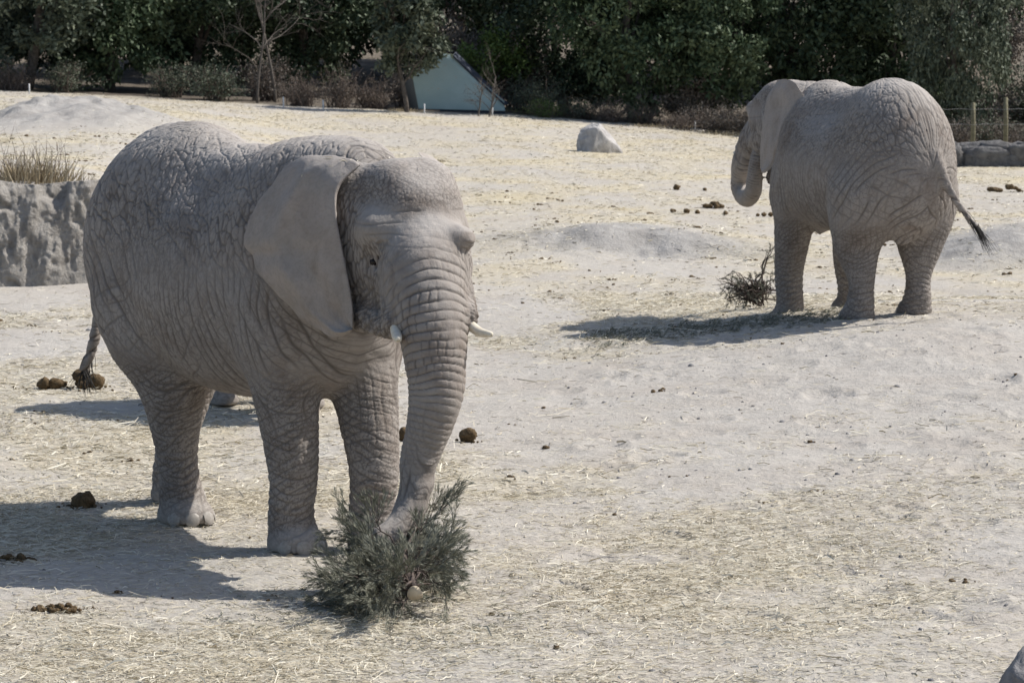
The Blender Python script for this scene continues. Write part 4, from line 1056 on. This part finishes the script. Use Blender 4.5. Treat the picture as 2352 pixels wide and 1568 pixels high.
def head_straw():
    rs = np.random.default_rng(46); V = getv(E1.data); H = PF['head']; f = np.array(H['f']); f = f / np.linalg.norm(f); hv = V - np.array(H['o'])
    idx = np.nonzero((hv[:, 2] > .36) & (hv @ f > -.35) & (hv @ f < .12))[0]; M_ = E1.matrix_basis if False else None
    c, s_ = math.cos(PF['yaw']), math.sin(PF['yaw']); C = []; D = []
    for k in rs.choice(idx, 46): p = V[k]; C.append([p[0] * c - p[1] * s_ + PF['loc'][0], p[0] * s_ + p[1] * c + PF['loc'][1], p[2] + .006]); D.append([rs.normal(), rs.normal(), rs.normal(0, .2)])
    C = np.array(C); D = np.array(D); D /= np.linalg.norm(D, axis=1)[:, None]; Q4, F4 = leaf_quads(C, D, perp(D), rs.uniform(.03, .10, len(C)), .005)
    me = pymesh('straw', Q4, F4, False); attr(me, 'tone', np.repeat(rs.random(len(C)), 4)); link('straw', me, M_STRAW, kind='stuff', label='few wisps of straw caught on top of the largest elephant\'s head', cat='straw')
head_straw()
def bare_bush(px, py, label):
    rs = np.random.default_rng(44); p = on(px, py)
    p = np.array(at(1738, 735, 36.0)); p[2] = gz(p[0], p[1])
    root = link('eaten_pine_branch', None, None, None, p, label, 'branch'); br = Acc(); nd = Needles()
    for k in range(66):
        T = np.array([rs.normal(-.05, .20), rs.normal(0, .15), rs.uniform(.02, .42)]); 
        if k < 4: T = np.array([.10 + .05 * k, .02, .62 + .03 * k])
        if 4 <= k < 9: T = np.array([-.42 + .03 * k, 0, .06 + .03 * k])
        s0 = np.array([rs.normal(0, .05), rs.normal(0, .04), rs.uniform(.02, .22)]); c = [s0]
        for m in range(1, 6): c.append(s0 + (T - s0) * m / 5 + rs.normal(0, .022, 3) + np.array([0, 0, .05 * math.sin(m / 5 * 3.14)]))
        c = np.array(c); c[:, 2] = np.maximum(c[:, 2], .01); br.tube(c, [.010, .009, .007, .006, .004, .002], 4)
        for q in range(3):
            i = int(rs.integers(2, 6)); e = c[i] + rdir(1, rs)[0] * .12; br.tube([c[i], (c[i] + e) / 2, e], [.004, .003, .0015], 3)
            if rs.random() < .6 or (k < 4): nd.spray(rs, [c[i], (c[i] + e) / 2, e], .05, 12, .6, .35)
    link('branch', br.mesh('branch'), M_BARK, root, kind='stuff'); link('needles', nd.mesh('needles', .005), M_NEEDLE, root, kind='stuff')
    lt = Needles()       # trampled twigs along the shadow on the crest
    for k in range(420):
        u = rs.random(); px_ = 1330 + 600 * u; py_ = 772 - 42 * u + rs.normal(0, 5); Y = 33.9 + 1.2 * rs.normal(0, .35); X = (px_ - 1176) / F_PX * Y
        q = np.array([X, Y, gz(X, Y) + .015]); a = rs.normal(0, .6); L = rs.uniform(.06, .22); e = q + np.array([math.cos(a) * L, math.sin(a) * L, rs.uniform(0, .05)])
        lt.spray(rs, [q, (q + e) / 2, e], .05, 7, .7, .3)
    link('needle_litter', lt.mesh('needle_litter', .006), M_NEEDLE, None, kind='stuff', label='trampled green pine twigs along the mound by the far elephant\'s feet', cat='litter')
bare_bush(1738, 735, 'half eaten leafless branch standing on the ground beside the far elephant\'s front foot')
# twigs hanging from the far elephant's mouth, and straw on the near one's head
def mouth_twigs():
    rs = np.random.default_rng(45); ac = Acc(); p = at(1778, 385, 35.7)
    for k in range(12):
        q = [p + rs.normal(0, .03, 3)]; d = np.array([rs.normal(-.1, .3), rs.normal(0, .2), -1])
        for m in range(4): d = d + rs.normal(0, .3, 3) * np.array([1, .5, .3]); d /= np.linalg.norm(d); q.append(q[-1] + d * .05)
        ac.tube(q, [.003, .0028, .0024, .002, .0014], 3)
    o = link('twig', ac.mesh('twig'), M_TWIG, None, None, 'few thin dry twigs hanging below the ear of the far elephant', 'twigs')
mouth_twigs()
# ------------------------------------------------------------------ trees, shrubs, shelter, fence behind
def mat_leaf(name, a, b, rough=.6, trans=0.0):
    t = NT(name); t.b.inputs['Specular IOR Level'].default_value = .22
    return t.out(t.mix(t.attr('tone'), a, b), rough)
M_LEAF = [mat_leaf('leaf_dark', (.024, .042, .022), (.095, .125, .068)), mat_leaf('leaf_mid', (.032, .058, .028), (.125, .16, .085)), mat_leaf('leaf_grey', (.045, .062, .040), (.16, .18, .125)), mat_leaf('leaf_bright', (.05, .085, .02), (.14, .20, .06)), mat_leaf('leaf_brown', (.080, .069, .057), (.215, .190, .163), .8)]
M_TRUNK = mat_plain('tree_bark', (.06, .05, .042), (.15, .13, .11), 12, .9, .02, .6)
def tree_mesh(seed, rx, ry, h, z0, clumps, per, leaf, big=.42, name='crown'):
    """leaf clumps through the crown's volume, denser at its rim"""
    rs = np.random.default_rng(seed); C = []; T = []
    for k in range(clumps):
        v = rdir(1, rs)[0]; r = rs.uniform(.35, 1.0) ** .5
        c = np.array([v[0] * rx * r, v[1] * ry * r, z0 + (h - z0) * (.5 + .5 * v[2] * r)])
        cr = big * rs.uniform(.55, 1.3); q = rdir(per, rs) * cr * (rs.uniform(.25, 1, per) ** .4)[:, None]; q[:, 2] *= .8
        C.append(c + q); T.append(np.clip(rs.normal(.42, .2) + rs.normal(0, .2, per), 0, 1))
    C = np.concatenate(C); T = np.concatenate(T); D = rdir(len(C), rs) + np.array([0, 0, -.35]); D /= np.linalg.norm(D, axis=1)[:, None]
    V, Q = leaf_quads(C, D, perp(D), leaf * rs.uniform(.6, 1.3, len(C)), leaf * .5)
    me = pymesh(name, V, Q, False); attr(me, 'tone', np.repeat(T, 4)); return me
def limbs(seed, h, r0, n=7, spread=.5, z1=None, forks=2, th=1.0):
    rs = np.random.default_rng(seed); ac = Acc(); pts = [np.array([0, 0, -.3])]; d = np.array([rs.normal(0, .08), rs.normal(0, .08), 1.0])
    for m in range(6): d = d + rs.normal(0, .08, 3) * np.array([1, 1, 0]); d /= np.linalg.norm(d); pts.append(pts[-1] + d * h / 6)
    ac.tube(pts, np.linspace(r0, r0 * .35, 7), 8)
    def grow(p, d, L, r, lv):
        q = [p]
        for m in range(5): d = d + rs.normal(0, .16, 3); d /= np.linalg.norm(d); q.append(q[-1] + d * L / 5)
        ac.tube(q, np.linspace(r, r * .35, 6), 5 if lv > 1 else 3)
        if lv:
            for b in range(4): i = int(rs.integers(2, 6)); dd = d + rdir(1, rs)[0] * .8; grow(q[i], dd / np.linalg.norm(dd), L * .55, r * .45, lv - 1)
    for k in range(n):
        i = int(rs.integers(2, 7)); a = rs.uniform(0, 6.28); dd = np.array([math.cos(a) * spread, math.sin(a) * spread, .7]); grow(pts[i], dd / np.linalg.norm(dd), h * .42, r0 * .4, forks)
    return ac.mesh('trunk')
def foot(px, Y):
    x = (px - 1176) / F_PX * Y; return np.array([x, Y, gz(x, Y) if Y < 98 else 1.2])
crowns = [tree_mesh(300 + k, 2.5, 2.1, 6.4, .15, 95, 230, .17, .62) for k in range(4)]
trunks = [limbs(320 + k, 4.6, .17) for k in range(4)]
TG = 'evergreen trees along the far edge'
def tree(px, Y, k, mat, sc, label, rot=0.0, dz=0.0):
    if Y < 97: Y -= 2.2
    p = foot(px, Y); root = link('evergreen_tree', None, None, None, p + np.array([0, 0, dz]), label, 'tree', TG)
    root.rotation_euler = (0, 0, rot); root.scale = (sc[0], sc[1], sc[2])
    me = crowns[k % 4]
    o = link('crown', me, None, root)
    if not len(me.materials): me.materials.append(M_LEAF[0])
    o.material_slots[0].link = 'OBJECT'; o.material_slots[0].material = M_LEAF[mat]
    link('trunk', trunks[k % 4], M_TRUNK, root)
    return root
front = [(60, 90, 0, 2, (1, 1, 1), 'dark evergreen at the left edge with grey-green leaves catching sunlight'), (255, 92, 1, 1, (.95, 1, 1.1), 'dense evergreen second from the left edge, behind the dirt pile'),
 (455, 94, 2, 0, (1, 1, 1), 'nearly black evergreen between the dirt pile and the bare grey tree'), (700, 95.5, 3, 0, (1.05, 1, 1), 'dark evergreen right behind the bare grey tree'),
 (1300, 93, 1, 0, (1.1, 1, 1), 'dark evergreen to the right of the bright green bush by the shelter'),
 (1450, 89.5, 2, 1, (.85, .9, .95), 'fuller green evergreen with leaf clumps lit from above, left of the brown bush'), (1630, 90, 3, 1, (.75, .9, .95), 'evergreen behind the brown bush left of the far elephant\'s head'),
 (1850, 92, 0, 0, (1.1, 1, 1.15), 'dark evergreen directly behind the far elephant\'s head'), (2050, 92, 1, 0, (1.05, 1, 1.1), 'dark evergreen above the far elephant\'s rump'),
 (2190, 87, 2, 2, (.55, .7, 1.1), 'last dark evergreen before the fence at the right, hanging over the elephant\'s rump')]
for i, (px, Y, k, m, sc, lb) in enumerate(front): tree(px, Y, k, m, sc, lb, rot=i * 1.3)
for i, px in enumerate(range(-60, 2200, 205)):
    if 980 < px < 1200: continue
    tree(px, 99.5 + (i % 3) * 1.5, i + 1, 0, (1.15, 1, 1.35), 'dark evergreen in the second row of trees, %s' % (['at the far left edge', 'above the dirt pile', 'just left of the bare grey tree', 'above the big elephant\'s rump', 'behind the bare grey tree', 'left of the shelter', 'right of the shelter', 'behind the brightest green evergreen', 'behind the brown bush', 'above the far elephant\'s head', 'above the far elephant\'s back', 'above the far elephant\'s tail'][i % 12]), rot=i * 2.1)
for i, px in enumerate((-1500, -1250, -1000, -760, -520, -300, 2700, 2950, 3200, 3450)): tree(px, 93 + i % 3, i, i % 2, (1, 1, 1), 'dark evergreen beyond the edge of the picture', rot=i * 1.9)
tree(1040, 97.0, 1, 0, (.8, 1, 1.1), 'dark evergreen just left of the shelter peak, behind it', 2.0)
tree(1090, 103, 2, 0, (1.1, 1, 1.3), 'dark evergreen far behind the roof of the shelter', 1.0)
# shrubs
def shrub_mesh(seed, rx, ry, h, n, leaf, twigs=60, dens=1.0):
    rs = np.random.default_rng(seed); ac = Acc(); C = []
    for k in range(twigs):
        a = rs.uniform(0, 6.28); q = [np.array([rs.normal(0, rx * .25), rs.normal(0, ry * .2), -.05])]; d = np.array([math.cos(a) * .55, math.sin(a) * .4, 1.0]); L = h * rs.uniform(.5, 1.05)
        for m in range(6): d = d + rs.normal(0, .2, 3); d[2] = max(d[2], .1); d /= np.linalg.norm(d); q.append(q[-1] + d * L / 6)
        ac.tube(q, np.linspace(.014, .003, 7), 3)
        for b in range(5):
            i = int(rs.integers(2, 7)); e = q[i] + (d * .5 + rdir(1, rs)[0]) * L * .22; ac.tube([q[i], (q[i] + e) / 2 + rs.normal(0, .02, 3), e], [.005, .004, .002], 3); C.append(e); C.append((e + q[i]) / 2)
    C = np.array(C); m = int(n / len(C)) + 1; P = np.repeat(C, m, 0) + rs.normal(0, .08, (len(C) * m, 3)); P = P[:n]
    D = rdir(len(P), rs); V, Q = leaf_quads(P, D, perp(D), leaf * rs.uniform(.5, 1.3, len(P)), leaf * .55); me = pymesh('foliage', V, Q, False); attr(me, 'tone', np.repeat(np.clip(rs.normal(.5, .28, len(P)), 0, 1), 4))
    return ac.mesh('stem'), me
shr = [shrub_mesh(400, .9, .7, 1.3, 4500, .07), shrub_mesh(401, .8, .6, 1.0, 2600, .06), shrub_mesh(402, .7, .5, .9, 900, .05, 80), shrub_mesh(403, 1.0, .8, 1.8, 6500, .09)]
def shrub(px, Y, k, mat, sc, label, grp='shrubs at the foot of the trees', rot=0., name='shrub', z=0):
    root = link(name, None, None, None, foot(px, Y) + np.array([0, 0, z]), label, 'shrub', grp); root.rotation_euler = (0, 0, rot); root.scale = sc
    link('stem', shr[k][0], M_TWIG, root); me = shr[k][1]
    if not len(me.materials): me.materials.append(M_LEAF[4])
    o = link('foliage', me, None, root); o.material_slots[0].link = 'OBJECT'; o.material_slots[0].material = M_LEAF[mat]
L_ = [(30, 86.5, 2, 4, (1, 1, .9), 'low leafless shrub at the very left end of the tree line'), (150, 87, 1, 2, (1, 1, .9), 'low grey-green shrub above the dirt pile'),
 (395, 88, 1, 2, (.8, 1, .9), 'small dark green shrub in the shade between dirt pile and grey bush'),
 (500, 87, 0, 2, (.95, 1, .8), 'grey-green bush with pale leaves left of the bare grey tree'), (610, 88, 1, 4, (1, 1, 1.2), 'brownish shrub at the foot of the bare grey tree'),
 (690, 86.5, 2, 4, (1.1, 1, 1.0), 'spindly brown shrub to the right of the bare grey tree'), (780, 86.5, 2, 4, (1.0, 1, 1.3), 'bare twiggy bush in the middle of the brown undergrowth'),
 (860, 87, 2, 4, (1.1, 1, .9), 'bare twiggy bush nearest the left side of the shelter'), (940, 88.2, 0, 4, (.55, 1, .9), 'brown-leaved shrub overlapping the left edge of the pale shelter'),
 (1215, 87, 0, 2, (.8, 1, .8), 'olive shrub right of the shelter'), (1250, 86, 1, 3, (.45, .8, .5), 'low yellow-green shrub at the edge of the straw right of the shelter'), (1180, 90, 3, 4, (.9, 1, 1.35), 'tall brown dry bush above the shelter roof'), (1060, 92, 3, 4, (.8, 1, 1.5), 'tall brown dry tree top behind the shelter'),
 (1330, 86.5, 1, 2, (.9, 1, .6), 'low dark green shrub below the fuller evergreen'), (1400, 86, 2, 4, (.9, 1, .7), 'low bare shrub below the fuller evergreen'), (1480, 86, 2, 2, (1, 1, .7), 'low green shrub left of the brown bush'),
 (1575, 87.5, 3, 4, (.75, 1, .95), 'large brown dry bush among the evergreens left of the far elephant'), (1560, 85, 2, 4, (1, 1, .6), 'low twiggy shrub under the large brown bush'), (1640, 85, 1, 4, (.9, 1, .75), 'brown shrub just left of the far elephant\'s forehead'),
 (1700, 84.5, 0, 4, (.6, 1, .6), 'brown shrub touching the far elephant\'s forehead'),
 (2195, 83, 1, 4, (.9, 1, .8), 'grey twiggy shrub behind the left fence post'), (2270, 84, 0, 2, (.9, 1, .7), 'grey-green shrub between the two fence posts'), (2330, 83, 1, 4, (.9, 1, .8), 'brown shrub right of the right fence post'),
 (2240, 92, 3, 4, (1, 1, .9), 'tall grey-brown thicket behind the fence on the left'), (2330, 93, 3, 2, (1, 1, 1.1), 'tall olive thicket behind the fence at the right edge'), (2290, 100, 3, 4, (1.2, 1, 1.2), 'dry brown thicket farthest up behind the fence')]
for i, a in enumerate(L_): shrub(*a, rot=i * 1.7)
# bare grey tree
def bare_tree(px, Y, h, r0, seed, label, lean=0.0, n=9):
    o = link('bare_tree', None, None, None, foot(px, Y), label, 'tree'); o.rotation_euler = (0, lean, seed)
    link('trunk', limbs(seed, h, r0, n, .55, forks=2), M_GREYBARK, o)
M_GREYBARK = mat_plain('grey_bark', (.085, .072, .062), (.17, .15, .13), 20, .9, .01, .5)
bare_tree(592, 86.8, 3.4, .042, 501, 'tall leafless grey tree with forking limbs left of the shelter', .06)
bare_tree(635, 87.5, 3.6, .05, 502, 'second leafless grey tree leaning right beside the tall one', .10)
bare_tree(1925, 90.5, 4.2, .035, 503, 'leafless pale limbs sticking out of the dark trees above the far elephant\'s back', -.2)
bare_tree(1120, 84.2, 1.35, .032, 504, 'small leafless forked tree in front of the pale shelter', .0, 8)
bare_tree(1097, 84.4, 1.1, .028, 505, 'low leafless forked stem at the left of the small tree in front of the shelter', -.15, 6)
bare_tree(2360, 80, 2.6, .09, 506, 'dark leafless tree reaching in from the right edge behind the fence', -.6, 9)
# the pale shelter: a tent-like sheet roof of two slopes, dark verge and side wall
def shelter():
    Y = 86.2; q = lambda px, py, dy=0.0: at(px, py, Y + dy)
    root = link('shelter', None, None, None, None, 'pale blue-green tent-like shelter with a dark sloping edge, half hidden among the trees', 'shelter')
    t = NT('pale_sheet'); c = t.coord(); n = t.noise(c, 1.6, 5, .6); n2 = t.noise(c, 7, 5, .7)
    col = t.mix(t.ramp(n, [(.3, 0.0), (.7, 1.0)]), (.27, .365, .37), (.33, .43, .43)); col = t.mix(t.ramp(n2, [(.60, 0.0), (.70, .7)]), col, (.34, .29, .23))
    ms = t.out(col, .7, t.bump(n, .3, .02)); md = NT('dark_sheet').out((.030, .040, .060), .6); mw = NT('wall_grey').out((.16, .17, .165), .8)
    def slab(name, pts, th, mat, parent=root):
        pts = np.array(pts); n_ = np.cross(pts[1] - pts[0], pts[2] - pts[0]); n_ /= np.linalg.norm(n_); k = len(pts); V = np.vstack([pts, pts + n_ * th * (1 if n_[1] > 0 else -1)])
        F = [list(range(k)), list(range(2 * k - 1, k - 1, -1))] + [[i, i + k, (i + 1) % k + k, (i + 1) % k] for i in range(k)]
        me = bpy.data.meshes.new(name); me.from_pydata(V.tolist(), [], F); me.update(); bm_fix(me); return link(name, me, mat, parent)
    def bm_fix(me):
        import bmesh
        b = bmesh.new(); b.from_mesh(me); bmesh.ops.recalc_face_normals(b, faces=b.faces); b.to_mesh(me); b.free()
    slab('front_sheet', [q(962, 250), q(948, 178), q(1010, 118, .15), q(1042, 128, .2), q(1095, 178, .15), q(1158, 232), q(1160, 255)], .03, ms)
    slab('dark_edge', [q(1040, 126, .12), q(1047, 119, .4), q(1168, 238, .4), q(1161, 240, -.04), q(1095, 180, .10)], .05, md)
    slab('side_wall', [q(947, 180, .05), q(961, 252, .05), q(936, 250, 1.6), q(924, 190, 1.6)], .05, mw)
    slab('base_board', [q(1010, 247, .06), q(1160, 257, .06), q(1160, 262, .06), q(1010, 256, .06)], .04, md)
shelter()
for px, lb in ((70, 'thin white stake at the left end of the tree line'), (652, 'thin white stake left of the middle of the brown undergrowth'), (743, 'thin white stake in the middle of the brown undergrowth'), (975, 'thin white stake by the left corner of the shelter'), (1131, 'short white stake in front of the right part of the shelter'), (1736 - 0, 'thin white stake just left of the far elephant\'s head')):
    if px == 1736: px = 1596
    ac = Acc(); ac.tube([[0, 0, -.1], [0.004, 0, .12], [0, 0, .26]], [.022, .020, .018], 6); p_ = foot(px, 85.0); link('marker_stake', ac.mesh('marker_stake'), bpy.data.materials.get('white_stake') or NT('white_stake').out((.75, .74, .72), .6), None, p_, lb, 'stake', 'white stakes along the tree line')
# fence at the right: two round wooden posts with wires, on the low stone wall
M_POST = mat_plain('post_wood', (.13, .12, .075), (.22, .20, .13), 15, .85, .01, .5)
fr = link('fence', None, None, None, None, 'wooden post and wire fence above the low stone wall at the right', 'fence')
for px, top in ((2234, 236), (2309, 224), (2384, 214)):
    b_ = at(px, 335, 74.5); t_ = at(px + 1, top, 74.5); ac = Acc(); ac.tube([b_ - np.array([0, 0, .6]), (b_ + t_) / 2 + np.array([.01, 0, 0]), t_], [.055, .052, .050], 10); link('post', ac.mesh('post'), M_POST, fr)
M_WIRE = NT('wire').out((.30, .30, .29), .5)
for py in (250, 285):
    ac = Acc(); ac.tube([at(x, py + (2 if i % 2 else 0), 74.45) for i, x in enumerate((2140, 2176, 2205, 2236, 2270, 2309, 2340, 2372, 2420))], [.004] * 9, 4); link('wire', ac.mesh('wire'), M_WIRE, fr)
p_ = foot(938, 85.3); o = link('evergreen_tree', None, None, None, p_, 'sunlit grey-green evergreen hanging over the top left of the pale shelter', 'tree', TG); link('trunk', limbs(603, 3.2, .07, 6), M_TRUNK, o); link('crown', tree_mesh(603, .98, .8, 4.6, .95, 60, 150, .16, .36), M_LEAF[2], o)
for px, Y, seed, rx, label in ((1112, 89.0, 601, .62, 'bright yellow-green small tree rising behind the sloping edge of the shelter'), (1185, 89.3, 602, .42, 'smaller yellow-green tree right of the bright one behind the shelter')):
    p_ = foot(px, Y); o = link('small_tree', None, None, None, p_, label, 'tree'); link('trunk', limbs(seed, 1.5, .04, 5), M_TRUNK, o); link('crown', tree_mesh(seed, rx, .5, 2.35 if rx > .5 else 2.0, .75, 26, 70, .12, .26), M_LEAF[3], o)
M_WALL = mat_rock('wall_stone', (.085, .083, .085), (.22, .212, .205), 6)
def stone_wall():
    rs = np.random.default_rng(81); root = link('stone_wall', None, None, None, None, 'low wall of rough grey stones under the fence at the right', 'wall')
    x = 9.3; Y = 72.6
    while x < 13.4:
        for row in range(2):
            w = rs.uniform(.45, .9); n, m = 22, 30; V, Q = blob(rs, 1, n, m, .42, 2.2, 1.0, int(x * 10) + row, .22)
            V = np.sign(V) * np.abs(V) ** .62; V = V * np.array([w * .66, .28, .24 + .06 * rs.random()]); ac = Acc(); ac.add(V, Q)
            o = link('stone', ac.mesh('stone'), M_WALL, root, (x + w / 2 + (.2 if row else 0), Y + .08 * rs.normal(), .02 + gz(x, Y) + .10 + row * .20 + rs.normal(0, .02)))
            if row == 0: x0 = w
        x += x0 * .8
stone_wall()
tuft(foot(1010 - 88, 85.6), .5, .3, .22, 500, 'dry brown grass tuft at the left foot of the shelter', 74, 0)
tuft(foot(1680, 84), 1.2, .5, .28, 1200, 'strip of dry brown grass just left of the far elephant\'s tusk at the tree line', 75, 0)
tuft(foot(1450, 85), 2.4, .4, .14, 1600, 'thin strip of dry grass along the edge of the trees in the middle', 76, 0)
